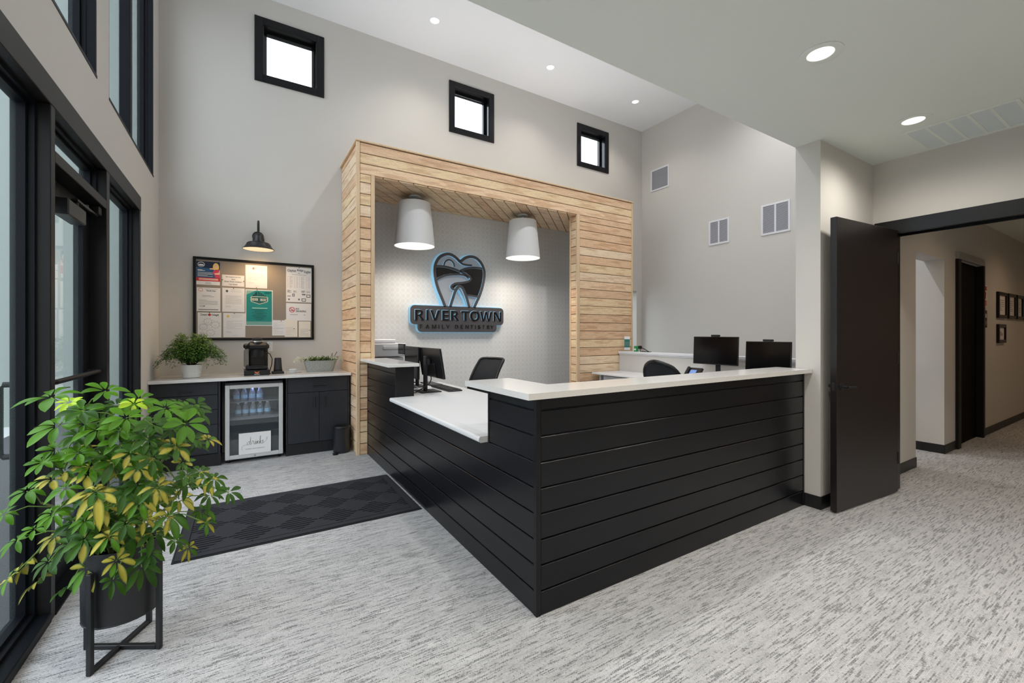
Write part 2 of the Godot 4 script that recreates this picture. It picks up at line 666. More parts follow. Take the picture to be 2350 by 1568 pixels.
func build_shell():
	struct_box("floor", "pale grey loop carpet with fine dark streaks across the whole lobby", "floor", M.carpet, [-0.9, 14.0, -0.15, 0.0, -4.2, 6.1])
	var holes := [[1.30, 4.964, 0.0, 2.555], [1.9, 3.63, 2.93, 5.12], [3.916, 5.617, 2.93, 5.12]]
	wall("wall_left", "tall painted storefront wall with the entrance and high windows", M.wall, 0, XL - 0.13, XL, -4.0, AB + 0.2, 0.0, YH + 0.2, holes)
	wall("wall_back", "tall greige back wall with three small square windows", M.wall, 2, AB, AB + 0.2, XL, XR + 0.2, 0.0, YH + 0.2, [[0.20, 0.788, 4.43, 5.03], [2.67, 3.257, 4.43, 5.03], [5.127, 5.714, 4.43, 5.03], [5.75, 6.56, 0.0, 2.195]])
	wall("wall_right", "tall greige wall with three white air grilles", M.wall, 0, XR, XR + 0.16, AF, AB, 0.0, YH + 0.2, [])
	struct_box("wall_niche", "dim wall inside the doorway recess right of the timber surround", "wall", M.wall, [5.7, 6.62, 0.0, 2.3, AB + 0.75, AB + 0.85])
	wall("wall_divider", "painted divider wall end beside the black counter and running into the hallway", M.wall, 2, AS, AF, 3.768, 14.0, 0.0, YL + 0.1, [[5.811, XR, 0.0, 2.195], [7.21, 8.17, 0.0, 2.235]])
	struct_box("wall_bulkhead", "upright face above the low ceiling edge towards the tall space", "wall", M.wall, [XL, XR + 0.16, YL + 0.1, YH + 0.2, AS, AF])
	struct_box("ceiling", "tall white ceiling with small recessed lights", "ceiling", M.ceiling, [XL - 0.2, XR + 0.2, YH, YH + 0.2, AF, AB + 0.2])
	struct_box("ceiling_low", "low grey green ceiling over the lobby front", "ceiling", M.low_ceiling, [XL, XD + 0.14, YL, YL + 0.14, -4.0, AF])
	wall("wall_doorway", "greige wall over the double doorway to the hallway", M.wall, 0, XD, XD + 0.14, -4.0, AS, 0.0, YL, [[-0.47, 1.45, 0.0, 2.25]])
	struct_box("wall_front", "lobby wall behind the viewer", "wall", M.wall, [XL - 0.2, XD + 0.14, 0.0, YL + 0.14, -4.2, -4.0])
	struct_box("ceiling_hall", "plain ceiling of the dim hallway", "ceiling", M.low_ceiling, [XD + 0.14, 14.0, 2.808, 2.95, -0.75, AS])
	struct_box("wall_hall", "near wall of the hallway", "wall", M.wall, [XD + 0.14, 14.0, 0.0, 2.9, -0.85, -0.7])
	struct_box("wall_hall_end", "end wall of the hallway", "wall", M.wall, [13.5, 13.6, 0.0, 2.9, -0.7, AS])
	# skirtings
	var base := [["baseboard_divider", "black rubber baseboard around the divider wall end", [3.760, 5.811, 0.0, 0.1, AS - 0.008, AS]], ["baseboard_end", "black baseboard on the narrow end of the divider wall", [3.760, 3.768, 0.0, 0.1, AS - 0.008, AF]], ["baseboard_hall", "black baseboard along the hallway picture wall", [8.24, 13.5, 0.0, 0.1, AS - 0.008, AS]], ["baseboard_passage", "black baseboard inside the hallway side passage", [XR - 0.008, XR, 0.0, 0.1, AS, AF]], ["baseboard_pier", "black baseboard on the pier between passage and dark doorway", [XR - 0.008, 7.11, 0.0, 0.1, AS - 0.008, AS]], ["baseboard_right", "black baseboard at the foot of the tall right wall", [XR - 0.008, XR, 0.0, 0.1, AF, AB]]]
	for b in base:
		struct_box(b[0], b[1], "baseboard", M.base, b[2], 0.002)

# ---------------------------------------------------------------- entrance glazing on the left
func mullion(s: SurfaceTool, a0: float, a1: float, y0: float, y1: float):
	bx(s, XL - 0.13, XL + 0.004, y0, y1, a0, a1, 0.003)

func stops(s: SurfaceTool, a0: float, a1: float, y0: float, y1: float):
	# stepped glazing beads round a lite
	for k in [[0.0, 0.016, -0.112, -0.045], [0.016, 0.032, -0.112, -0.07]]:
		var i: float = k[0]
		var o: float = k[1]
		bx(s, XL + k[2], XL + k[3], y0 + i, y1 - i, a0 + i, a0 + o)
		bx(s, XL + k[2], XL + k[3], y0 + i, y1 - i, a1 - o, a1 - i)
		bx(s, XL + k[2], XL + k[3], y0 + i, y0 + o, a0 + o, a1 - o)
		bx(s, XL + k[2], XL + k[3], y1 - o, y1 - i, a0 + o, a1 - o)

func lite(called: String, label: String, a0: float, a1: float, y0: float, y1: float):
	var t := thing(called, label, "window", V(XL - 0.07, y0, (a0 + a1) / 2), "", "structure")
	var s := S()
	stops(s, a0, a1, y0, y1)
	put("window_frame", s, M.alu, t)
	b1("pane", M.glass, t, [XL - 0.101, XL - 0.099, y0 + 0.03, y1 - 0.03, a0 + 0.03, a1 - 0.03])
	done()

func build_storefront():
	var t := thing("trim_1", "dark bronze aluminium storefront frame around entrance door and sidelights", "frame", V(XL, 0, 3.4), "", "structure")
	b1("header", M.alu_face, t, [XL - 0.14, XL + 0.006, 2.43, 2.555, 1.30, 4.964], 0.003)
	b1("sill", M.alu, t, [XL - 0.14, XL + 0.008, 0.0, 0.045, 1.30, 2.864], 0.004)
	b1("sill", M.alu, t, [XL - 0.14, XL + 0.008, 0.0, 0.045, 3.916, 4.964], 0.004)
	b1("threshold", M.alu, t, [XL - 0.14, XL + 0.008, 0.0, 0.012, 2.92, 3.84], 0.003)
	for k in [[1.30, 1.36], [2.864, 2.92], [3.84, 3.916], [4.90, 4.964]]:
		var s := S()
		mullion(s, k[0], k[1], 0.0, 2.43)
		put("mullion", s, M.alu_face, t)
	b1("transom_bar", M.alu_face, t, [XL - 0.14, XL + 0.004, 2.175, 2.232, 2.92, 3.84], 0.003)
	done()
	lite("window_4", "tall sidelight pane left of the entrance door, nearest the plant", 1.36, 2.864, 0.045, 2.43)
	lite("window_5", "narrow sidelight pane between entrance door and coffee corner", 3.916, 4.90, 0.045, 2.43)
	lite("window_6", "small transom pane above the entrance door", 2.92, 3.84, 2.232, 2.43)
	# entrance door
	t = thing("door_1", "black framed glass entrance door with push bar and closer", "door", V(XL - 0.08, 0, 3.38), "", "structure")
	var s := S()
	var x0 := XL - 0.125
	var x1 := XL - 0.075
	bx(s, x0, x1, 0.012, 2.17, 2.926, 3.04, 0.004)
	bx(s, x0, x1, 0.012, 2.17, 3.705, 3.834, 0.004)
	bx(s, x0, x1, 0.012, 0.26, 3.04, 3.705, 0.004)
	bx(s, x0, x1, 2.03, 2.17, 3.04, 3.705, 0.004)
	put("door_frame", s, M.alu, t)
	b1("pane", M.glass, t, [XL - 0.101, XL - 0.099, 0.25, 2.04, 3.03, 3.715])
	s = S()
	bx(s, XL - 0.078, XL - 0.008, 1.98, 2.066, 3.16, 3.46, 0.006)
	var cl := put("door_closer", s, M.iron, t)
	s = S()
	tube(s, [V(XL - 0.04, 2.07, 3.40), V(XL - 0.04, 2.10, 3.40)], 0.014)
	bx(s, XL - 0.05, XL - 0.02, 2.098, 2.112, 3.36, 3.62, 0.003)
	bx(s, XL - 0.06, XL - 0.03, 2.11, 2.124, 3.55, 3.80, 0.003)
	tube(s, [V(XL - 0.045, 2.10, 3.6), V(XL - 0.045, 2.135, 3.6)], 0.016)
	bx(s, XL - 0.07, XL - 0.015, 2.12, 2.172, 3.76, 3.82, 0.004)
	put("closer_arm", s, M.iron, cl)
	s = S()
	tube(s, [V(XL - 0.08, 1.112, 2.99), V(XL - 0.03, 1.112, 2.99), V(XL - 0.018, 1.112, 3.01), V(XL - 0.018, 1.112, 3.76), V(XL - 0.03, 1.112, 3.78), V(XL - 0.08, 1.112, 3.78)], 0.013, 10)
	put("push_bar", s, M.alu_face, t)
	s = S()
	tube(s, [V(XL - 0.12, 1.112, 2.985), V(XL - 0.185, 1.112, 2.985), V(XL - 0.2, 1.095, 2.985), V(XL - 0.2, 0.79, 2.985), V(XL - 0.185, 0.772, 2.985), V(XL - 0.12, 0.772, 2.985)], 0.014, 10)
	put("pull_handle", s, M.alu_face, t)
	done()
	# tall upper windows, two lites each
	for w in [["window_7", "tall upper window over the near sidelight", 1.9, 3.63, []], ["window_8", "tall two lite upper window beside the back wall corner", 3.916, 5.617, [4.785]]]:
		t = thing(w[0], w[1], "window", V(XL - 0.07, 2.93, (w[2] + w[3]) / 2), "", "structure")
		s = S()
		stops(s, w[2], w[3], 2.93, 5.12)
		bx(s, XL - 0.125, XL - 0.001, 2.93, 5.12, w[2], w[2] + 0.012)
		bx(s, XL - 0.125, XL - 0.001, 2.93, 5.12, w[3] - 0.012, w[3])
		bx(s, XL - 0.125, XL + 0.003, 2.93, 2.948, w[2], w[3])
		put("window_frame", s, M.alu, t)
		for a in w[4]:
			s = S()
			bx(s, XL - 0.102, XL - 0.03, 2.94, 5.11, a - 0.04, a + 0.04, 0.004)
			put("mullion", s, M.alu, t)
		b1("pane", M.glass, t, [XL - 0.101, XL - 0.099, 2.95, 5.1, w[2] + 0.02, w[3] - 0.02])
		done()

func ring_box(s: SurfaceTool, x0: float, x1: float, y0: float, y1: float, w: float, a0: float, a1: float, b := 0.0):
	bx(s, x0, x0 + w, y0, y1, a0, a1, b)
	bx(s, x1 - w, x1, y0, y1, a0, a1, b)
	bx(s, x0 + w, x1 - w, y0, y0 + w, a0, a1, b)
	bx(s, x0 + w, x1 - w, y1 - w, y1, a0, a1, b)

func build_clerestory():
	var names := ["leftmost of the three small black framed square windows, nearest the storefront wall", "middle of the three small black framed square windows, above the timber surround", "rightmost of the three small black framed square windows, nearest the air grilles"]
	for k in 3:
		var x0: float = [0.112, 2.583, 5.038][k]
		var t := thing("window_%d" % (k + 1), names[k], "window", V(x0 + 0.38, 4.34, AB), "small square clerestory windows", "structure")
		var s := S()
		ring_box(s, x0, x0 + 0.76, 4.344, 5.108, 0.088, AB - 0.02, AB, 0.003)
		put("casing", s, M.black_trim, t)
		s = S()
		ring_box(s, x0 + 0.084, x0 + 0.676, 4.428, 5.032, 0.012, AB - 0.004, AB + 0.17)
		put("jamb_lining", s, M.gloss_black, t)
		s = S()
		ring_box(s, x0 + 0.096, x0 + 0.664, 4.44, 5.02, 0.035, AB + 0.095, AB + 0.16, 0.004)
		put("sash", s, M.gloss_black, t)
		b1("pane", M.glass, t, [x0 + 0.12, x0 + 0.64, 4.46, 5.0, AB + 0.127, AB + 0.13])
		done()

func build_outside():
	struct_box("ground_outside", "dark paved strip just outside the entrance glass", "pavement", M.concrete, [-2.7, -0.91, -0.2, -0.03, -30.0, 40.0])  # outside ground, kept dark where it shows through the glass
	struct_box("added_pale_ground", "added pale ground beyond the dark strip outside, bounces daylight upward", "pavement", mat(c8(196, 196, 194), 0.9), [-60.0, -2.7, -0.2, -0.03, -40.0, 40.0])  # added pale ground, out of view, bounces daylight up to the tall ceiling
	var t := thing("added_backdrop_wing", "added plain pale wing outside, a backdrop seen through the storefront glass", "building", V(-9.0, -0.05, 10.0))  # added wing, a pale backdrop behind the storefront glass
	b1("wall", M.facade, t, [-22.0, -1.35, -0.05, 7.8, 9.4, 10.2])
	b1("coping", M.alu_face, t, [-22.05, -1.3, 7.8, 7.92, 9.35, 10.25], 0.01)
	done()

# ---------------------------------------------------------------- timber surround
func plank(parent: Node, r: Array, axis: int, called := "plank"):
	uv_long = axis
	uv_off = Vector2(rng.randf() * 7.0, rng.randf() * 3.0)
	uv_scale = Vector2(0.75, 1.9)
	b1(called, M.wood[rng.randi() % M.wood.size()], parent, r, 0.004)
	uv_long = -1

func trim(parent: Node, r: Array, axis: int):
	uv_long = axis if axis != 1 else 0
	uv_scale = Vector2(1, 1)
	uv_off = Vector2(rng.randf(), rng.randf())
	b1("corner_trim", M.wood_trim, parent, r, 0.003)
	uv_long = -1

func build_surround():
	var t := thing("timber_surround", "hickory plank portal framing the wallpapered sign alcove against the back wall", "surround", V(3.26, 0, AP))
	# hidden backing that the boards are fixed to, seen only in the joints
	var s := S()
	bx(s, 1.098, 1.26, 0.0, 3.50, AP + 0.012, AB - 0.002)
	bx(s, 4.262, 5.42, 0.0, 3.15, AP + 0.012, 5.16)
	bx(s, 1.26, 5.42, 3.16, 3.50, AP + 0.012, AB - 0.002)
	put("backing", s, M.wood_back, t)
	var pitch := 0.1273
	var gap := 0.0075
	for k in 28:
		var y0 := k * pitch
		var y1 := minf(y0 + pitch - gap, 3.497)
		if y1 - y0 < 0.02:
			continue
		var yf := minf(y1, 3.143)
		plank(t, [1.086, 1.100, y0, y1, AP + 0.006, AB - 0.004], 2)
		if y0 < 3.13:
			plank(t, [1.108, 1.226, y0, yf, AP - 0.001, AP + 0.013], 0)
			plank(t, [4.302, 5.409, y0, yf, AP - 0.001, AP + 0.013], 0)
			plank(t, [4.249, 4.263, y0, minf(yf, 3.13), AP + 0.02, 5.145], 2)
	for k in 3:
		plank(t, [1.108, 5.409, 3.149 + k * 0.117, 3.149 + (k + 1) * 0.117 - gap, AP - 0.001, AP + 0.013], 0)
	trim(t, [1.068, 1.106, 0, 3.5, AP - 0.006, AP + 0.03], 1)
	trim(t, [1.228, 1.269, 0, 3.147, AP - 0.008, AP + 0.05], 1)
	trim(t, [4.246, 4.300, 0, 3.147, AP - 0.008, AP + 0.02], 1)
	trim(t, [4.244, 4.262, 0, 3.147, 5.147, 5.172], 1)
	trim(t, [5.411, 5.438, 0, 3.5, AP - 0.006, AP + 0.17], 1)
	trim(t, [1.06, 5.448, 3.501, 3.521, AP - 0.016, AB - 0.002], 0)
	# diagonal boards of the soffit
	var room := PackedVector2Array([Vector2(1.262, AP + 0.012), Vector2(5.2, AP + 0.012), Vector2(5.2, AB - 0.003), Vector2(1.262, AB - 0.003)])
	var w := 0.1273
	for k in range(-8, 26):
		var c := 1.262 + k * w * sqrt(2.0)
		var d := (w - 0.011) * sqrt(2.0)
		var strip := PackedVector2Array([Vector2(c, AP - 0.1), Vector2(c + d, AP - 0.1), Vector2(c + d + 1.3, AP + 1.2), Vector2(c + 1.3, AP + 1.2)])
		for p in Geometry2D.intersect_polygons(room, strip):
			s = S()
			uv_long = 0
			uv_scale = Vector2(0.9, 1.6)
			uv_off = Vector2(rng.randf() * 7.0, rng.randf() * 3.0)
			plan_poly(s, p, 3.135, 3.149)
			uv_long = -1
			put("soffit_board", s, M.wood[rng.randi() % M.wood.size()], t)
	b1("wallpaper_panel", M.wallpaper, t, [1.265, 5.30, 0.0, 3.134, AB - 0.012, AB - 0.001])
	done()

# ---------------------------------------------------------------- illuminated sign
func build_sign():
	var t := thing("wall_sign", "backlit tooth shaped sign reading RIVER TOWN FAMILY DENTISTRY on patterned wallpaper", "sign", V(2.72, 1.38, AB - 0.012))
	var af := 5.845
	var outer := smooth(pts2("2.461,1.75 2.414,1.857 2.362,1.977 2.325,2.098 2.307,2.219 2.310,2.315 2.330,2.387 2.372,2.456 2.433,2.506 2.509,2.533 2.576,2.533 2.644,2.509 2.698,2.469"), false, 3)
	outer.append(Vector2(2.723, 2.446))
	outer.append_array(smooth(pts2("2.752,2.469 2.802,2.506 2.883,2.531 2.965,2.530 3.038,2.500 3.095,2.445 3.132,2.383 3.153,2.309 3.153,2.225 3.137,2.131 3.111,2.036 3.069,1.922 3.017,1.818 2.985,1.75"), false, 3))
	var arch := smooth(pts2("2.845,1.75 2.812,1.846 2.762,1.935 2.713,2.007 2.673,1.958 2.634,1.857 2.605,1.75"), false, 4)
	# lit tooth body, standing off the wall
	var body := outer.duplicate()
	body.append_array(arch)
	var s := S()
	var e := S()
	slab_poly(s, body, 5.875, 5.892, e)
	put("tooth_body", s, M.sign_pale, t)
	put("tooth_edge", e, M.sign_edge, t)
	var wide := body
	if Geometry2D.is_polygon_clockwise(wide):
		wide.reverse()
	s = S()
	slab_poly(s, Geometry2D.offset_polygon(wide, 0.015, Geometry2D.JOIN_ROUND)[0], 5.892, 5.918)
	put("lit_rim", s, M.sign_edge, t)
	# the dark outline and the lines of the landscape
	var f := S()
	e = S()
	var ol := smooth(pts2("2.488,1.745 2.438,1.864 2.384,1.985 2.347,2.103 2.328,2.220 2.331,2.312 2.350,2.380 2.388,2.443 2.442,2.487 2.509,2.512 2.571,2.513 2.632,2.490 2.688,2.450 2.723,2.418"), false, 4)
	band(f, e, ol, 0.043, af, 5.876)
	put("tooth_outline", f, M.sign_front, t)
	f = S()
	ol = smooth(pts2("2.723,2.418 2.762,2.450 2.812,2.486 2.883,2.510 2.957,2.509 3.019,2.482 3.074,2.431 3.109,2.371 3.129,2.308 3.129,2.224 3.113,2.134 3.088,2.041 3.046,1.930 2.996,1.829 2.954,1.745"), false, 4)
	band(f, e, ol, 0.043, af, 5.876)
	put("tooth_outline", f, M.sign_front, t)
	f = S()
	band(f, e, smooth(pts2("2.566,1.745 2.615,1.892 2.644,1.974 2.678,2.035 2.718,2.058 2.762,2.035 2.797,1.973 2.833,1.884 2.876,1.745"), false, 4), 0.042, af, 5.876)
	put("tooth_outline", f, M.sign_front, t)
	put("outline_edge", e, M.sign_edge, t)
	f = S()
	e = S()
	for l in ["2.340,2.325 2.423,2.331 2.518,2.326 2.624,2.307 2.713,2.280 2.802,2.246 2.878,2.206 2.904,2.176 2.863,2.139 2.782,2.116 2.664,2.097 2.605,2.072 2.581,2.042 2.600,2.012 2.648,2.002", "2.723,2.286 2.792,2.318 2.873,2.340 2.975,2.353 3.118,2.350", "2.345,2.125 2.423,2.174 2.518,2.209 2.634,2.227 2.733,2.232 2.812,2.220 2.863,2.187", "2.654,2.478 2.703,2.432 2.762,2.392 2.833,2.380 2.920,2.382", "2.828,1.929 2.904,1.928 3.03,1.912"]:
		band(f, e, smooth(pts2(l), false, 4), 0.03, af + 0.002, 5.876)
		put("landscape_line", f, M.sign_front, t)
		f = S()
	var sun := PackedVector2Array()
	for k in 13:
		sun.append(Vector2(2.551 + 0.082 * cos(PI * k / 12), 2.338 + 0.095 * sin(PI * k / 12)))
	band(f, e, sun, 0.022, af + 0.003, 5.876)
	put("landscape_line", f, M.sign_front, t)
	put("landscape_edge", e, M.sign_edge, t)
	sun = PackedVector2Array()
	for k in 13:
		sun.append(Vector2(2.551 + 0.07 * cos(PI * k / 12), 2.335 + 0.083 * sin(PI * k / 12)))
	s = S()
	slab_poly(s, sun, 5.862, 5.876)
	put("sun_disc", s, M.grey, t)
	for l in ["2.344,2.313 2.480,2.320 2.576,2.310 2.723,2.263 2.733,2.246 2.576,2.239 2.471,2.213 2.350,2.152", "2.762,2.289 2.873,2.334 2.996,2.348 3.132,2.336 3.121,2.204 3.095,2.091 3.053,1.986 3.022,1.920 2.853,1.939 2.817,2.001 2.777,2.063 2.723,2.082 2.673,2.066 2.624,2.023 2.591,2.043 2.605,2.071 2.673,2.093 2.792,2.109 2.883,2.142 2.924,2.182 2.904,2.226 2.843,2.267"]:
		s = S()
		slab_poly(s, pts2(l), af + 0.012, 5.876)
		put("hill_panel", s, M.sign_black, t)
	# name plate with its stepped lower line
	var plate := Geometry2D.merge_polygons(rrect(1.971, 3.469, 1.488, 1.755, 0.06), rrect(2.075, 3.345, 1.380, 1.60, 0.06))[0]
	s = S()
	e = S()
	slab_poly(s, plate, af, af + 0.012, s)
	put("name_plate", s, M.sign_front, t)
	slab_poly(e, Geometry2D.offset_polygon(plate, 0.011, Geometry2D.JOIN_ROUND)[0], af + 0.03, 5.918)
	put("plate_edge", e, M.sign_edge, t)
	var big := [["R", 2.032, 2.167], ["I", 2.197, 2.231], ["V", 2.254, 2.405], ["E", 2.437, 2.540], ["R", 2.572, 2.702], ["T", 2.738, 2.869], ["O", 2.883, 3.042], ["W", 3.05, 3.262], ["N", 3.288, 3.421]]
	for q in big:  # halo: glowing copy shifted up and left, stands for lit letter edges
		if q[0] == "I":
			b1("letter_halo", M.sign_edge, t, [q[1] - 0.006, q[2] - 0.006, 1.552, 1.698, af - 0.0035, af - 0.0025])
			b1("letter", M.sign_black, t, [q[1], q[2], 1.548, 1.693, af - 0.007, af - 0.004])
		else:
			var o := 0.0025 if q[0] == "O" else 0.0
			letters("letter_halo", q[0], M.sign_edge, t, q[1] - 0.006, q[2] - 0.006, 1.552 - o, 1.698 + o, af - 0.0035, 0.001)
			letters("letter", q[0], M.sign_black, t, q[1], q[2], 1.548 - o, 1.693 + o, af - 0.007, 0.003)
	var small := [["F", 2.105, 2.142], ["A", 2.187, 2.246], ["M", 2.285, 2.349], ["I", 2.383, 2.394], ["L", 2.437, 2.477], ["Y", 2.501, 2.555], ["D", 2.643, 2.693], ["E", 2.732, 2.769], ["N", 2.810, 2.862], ["T", 2.892, 2.938], ["I", 2.971, 2.982], ["S", 3.017, 3.059], ["T", 3.089, 3.135], ["R", 3.174, 3.218], ["Y", 3.236, 3.287]]
	for q in small:
		if q[0] == "I":
			b1("letter", M.sign_black, t, [q[1], q[2], 1.430, 1.485, af - 0.004, af - 0.0005])
		else:
			letters("letter", q[0], M.sign_black, t, q[1], q[2], 1.430, 1.485, af - 0.004, 0.0035, font_bold if q[0] == "S" else font_plain)
	for p in [Vector2(2.72, 1.735), Vector2(2.48, 1.51), Vector2(2.97, 1.51)]:
		s = S()
		lathe(s, 0, 0, [[0.004, 0.0], [0.004, 0.003], [0.0, 0.003]], 8, Basis(Vector3.RIGHT, PI / 2))
		var k := put("stud", s, M.ink, t)
		k.position = V(p.x, p.y, af) - O
	done()

func shift_mesh_local(o: Node3D, p: Vector3):
	o.position = p - O

# ---------------------------------------------------------------- hanging drum lamps
func build_pendants():
	var names := ["white tapered drum lamp hanging in the alcove, left of the sign", "white tapered drum lamp hanging in the alcove, right of the sign"]
	for k in 2:
		var x: float = [1.885, 3.56][k]
		var a := 5.43
		var yb := 2.485
		var t := thing("drum_lamp", names[k], "lamp", V(x, yb, a), "drum lamps in the alcove")
		var s := S()
		lathe(s, x, a, [[0.256, yb], [0.258, yb], [0.203, yb + 0.555], [0.200, yb + 0.557], [0.199, yb + 0.553], [0.254, yb + 0.002], [0.256, yb]], 56)
		put("lamp_shade", s, M.shade, t)
		s = S()
		lathe(s, x, a, [[0.0, yb + 0.557], [0.2, yb + 0.557], [0.2, yb + 0.55], [0.0, yb + 0.55]], 40)
		put("shade_top", s, M.shade, t)
		s = S()
		lathe(s, x, a, [[0.0, yb + 0.006], [0.252, yb + 0.006], [0.252, yb + 0.012], [0.0, yb + 0.012]], 40)
		put("diffuser", s, M.lamp_glow, t)
		s = S()
		lathe(s, x, a, [[0.0, 3.134], [0.075, 3.134], [0.075, 3.118], [0.05, 3.108], [0.012, 3.104], [0.012, yb + 0.557]], 24)
		put("canopy", s, M.white_gloss, t)
		done()
		spot(V(x, yb - 0.01, a), 2.4, 80.0, 0.9, Color(1.0, 0.95, 0.89), 0.22)

# added light strip, out of view on the timber surround, that washes the tall ceiling
func build_added_wash():
	var t := thing("added_ceiling_wash", "added light strip out of view on top of the timber surround, lights the tall ceiling", "added light", V(3.3, 3.522, 5.09))
	b1("channel", M.white, t, [1.2, 5.35, 3.522, 3.53, 5.04, 5.14])
	b1("channel_lip", M.white, t, [1.2, 5.35, 3.53, 3.537, 5.03, 5.04])
	b1("channel_lip", M.white, t, [1.2, 5.35, 3.53, 3.556, 5.14, 5.15])
	b1("diffuser", glow(Color(0.96, 0.98, 1.0), 1.2), t, [1.21, 5.34, 3.53, 3.536, 5.042, 5.138])
	done()
	var l := AreaLight3D.new()
	l.name = "added_wash_lamp"  # added lamp, brightens the tall ceiling from out of view
	l.area_size = Vector2(4.1, 0.09)
	l.light_energy = 2.2
	l.light_color = Color(0.95, 0.975, 1.0)
	l.area_range = 12.0
	l.shadow_enabled = true
	l.position = V(3.275, 3.55, 5.09)
	l.rotation = Vector3(PI / 2, 0, 0)
	add_child(l, true)

# ---------------------------------------------------------------- ceiling fittings and grilles
func build_ceiling_fittings():
	var small := ["small recessed light in the tall ceiling, leftmost and nearest the storefront", "small recessed light in the tall ceiling, middle of the three", "small recessed light in the tall ceiling, rightmost and nearest the corner"]
	for k in 4:
		var x: float = [2.078, 3.917, 5.741, 0.24][k]
		if k < 3:
			downlight(x, 5.22, YH, 0.062, 0.055, small[k], "small lights in the tall ceiling")
		if k == 3:
			continue
		spot(V(x, YH - 0.03, 5.22), 1.2, 62.0, 0.8, Color(1.0, 0.965, 0.92), 0.05)
	for x in [2.078, 3.917, 5.741]:  # unseen ceiling lamps without fittings, placed to light surround and right wall
		spot(V(x, YH - 0.03, 3.0), 3.7, 75.0, 0.8, Color(0.985, 0.985, 1.0), 0.05)
	var big := ["round recessed ceiling light with a wide white trim, nearer the viewer", "round recessed ceiling light with a wide white trim, beside the slatted ceiling grille"]
	var bx_ := [2.615, 3.985]
	for k in 2:
		downlight(bx_[k], 1.095, YL, 0.100, 0.060, big[k], "lights in the low ceiling")
	for a in [1.095, -0.6, -2.3]:  # the two seen lamps plus unseen ones out of view, without fittings
		for x in [-0.1, 1.25, 2.615, 3.985]:
			spot(V(x, YL - 0.03, a), 1.6, 84.0, 0.9, Color(1.0, 0.975, 0.94), 0.07)
	# slatted return grille
	var t := thing("ceiling_grille", "white slatted return air grille in the low ceiling", "vent", V(4.44, YL - 0.01, 0.92))
	var s := S()
	var x0 := 4.17
	var x1 := 4.705
	var a0 := 0.635
	var a1 := 1.21
	bx(s, x0, x0 + 0.022, YL - 0.008, YL, a0, a1, 0.002)
	bx(s, x1 - 0.022, x1, YL - 0.008, YL, a0, a1, 0.002)
	bx(s, x0 + 0.022, x1 - 0.022, YL - 0.008, YL, a0, a0 + 0.022, 0.002)
	bx(s, x0 + 0.022, x1 - 0.022, YL - 0.008, YL, a1 - 0.022, a1, 0.002)
	put("grille_frame", s, M.low_ceiling, t)
	b1("backing", M.low_ceiling, t, [x0, x1, YL - 0.0025, YL - 0.0005, a0, a1])
	for k in 4:
		var a := a0 + 0.022 + (k + 1) * (a1 - a0 - 0.044) / 5.0
		b1("rib", M.low_ceiling, t, [x0 + 0.022, x1 - 0.022, YL - 0.007, YL - 0.002, a - 0.009, a + 0.009])
	s = S()
	for k in 26:
		var x := x0 + 0.03 + k * 0.0185
		face(s, [V(x, YL - 0.003, a0 + 0.02), V(x, YL - 0.003, a1 - 0.02), V(x + 0.014, YL - 0.0065, a1 - 0.02), V(x + 0.014, YL - 0.0065, a0 + 0.02)], Vector3.DOWN)
	put("louvre", s, mat(c8(214, 222, 223), 0.6), t).set_meta("kind", "stuff")
	done()
	# wall grilles on the tall right wall
	var names := ["small white single panel air grille high on the right wall", "white two panel air grille, middle of the right wall", "larger white two panel air grille near the divider wall"]
	for k in 3:
		var r: Array = [[5.284, 5.708, 4.09, 4.505], [4.115, 4.479, 2.843, 3.255], [3.19, 3.607, 2.842, 3.304]][k]
		t = thing("air_grille", names[k], "vent", V(XR, r[2], (r[0] + r[1]) / 2), "air grilles on the right wall")
		s = S()
		var w := 0.03
		for q in [[r[0], r[0] + w, r[2], r[3]], [r[1] - w, r[1], r[2], r[3]], [r[0] + w, r[1] - w, r[2], r[2] + w], [r[0] + w, r[1] - w, r[3] - w, r[3]]]:
			bx(s, XR - 0.012, XR - 0.001, q[2], q[3], q[0], q[1], 0.002)
		put("grille_frame", s, M.white, t)
		if k > 0:
			var m: float = (r[0] + r[1]) / 2
			b1("mullion", M.white, t, [XR - 0.011, XR - 0.001, r[2] + w, r[3] - w, m - 0.012, m + 0.012])
		b1("backing", M.vent_dark, t, [XR - 0.003, XR - 0.001, r[2] + 0.02, r[3] - 0.02, r[0] + 0.02, r[1] - 0.02])
		s = S()
		var n := int((r[3] - r[2] - 2 * w) / 0.0165)
		for i in n:
			var y: float = r[2] + w + i * 0.0165 + 0.004
			face(s, [V(XR - 0.004, y + 0.011, r[0] + w), V(XR - 0.004, y + 0.011, r[1] - w), V(XR - 0.010, y, r[1] - w), V(XR - 0.010, y, r[0] + w)], Vector3(-1, 0.4, 0))
		if k == 0:
			for i in 18:
				var a: float = r[0] + w + (i + 0.5) * (r[1] - r[0] - 2 * w) / 18.0
				bx(s, XR - 0.011, XR - 0.005, r[2] + w, r[3] - w, a - 0.002, a + 0.002)
		put("louvre", s, M.vent_slat, t).set_meta("kind", "stuff")
		done()

func downlight(x: float, a: float, y: float, r_out: float, r_in: float, label: String, group: String):
	var t := thing("ceiling_light", label, "ceiling light", V(x, y - 0.005, a), group)
	var s := S()
	lathe(s, x, a, [[r_out, y - 0.0005], [r_out, y - 0.004], [r_out - 0.004, y - 0.006], [r_in + 0.004, y - 0.004], [r_in, y - 0.0005]], 48)
	put("light_trim", s, M.low_ceiling if r_out > 0.08 else M.ceiling, t)
	s = S()
	lathe(s, x, a, [[0.0, y - 0.004], [r_in, y - 0.004], [r_in, y - 0.001], [0.0, y - 0.001]], 40)
	put("lens", s, M.lamp_glow, t)
	done()

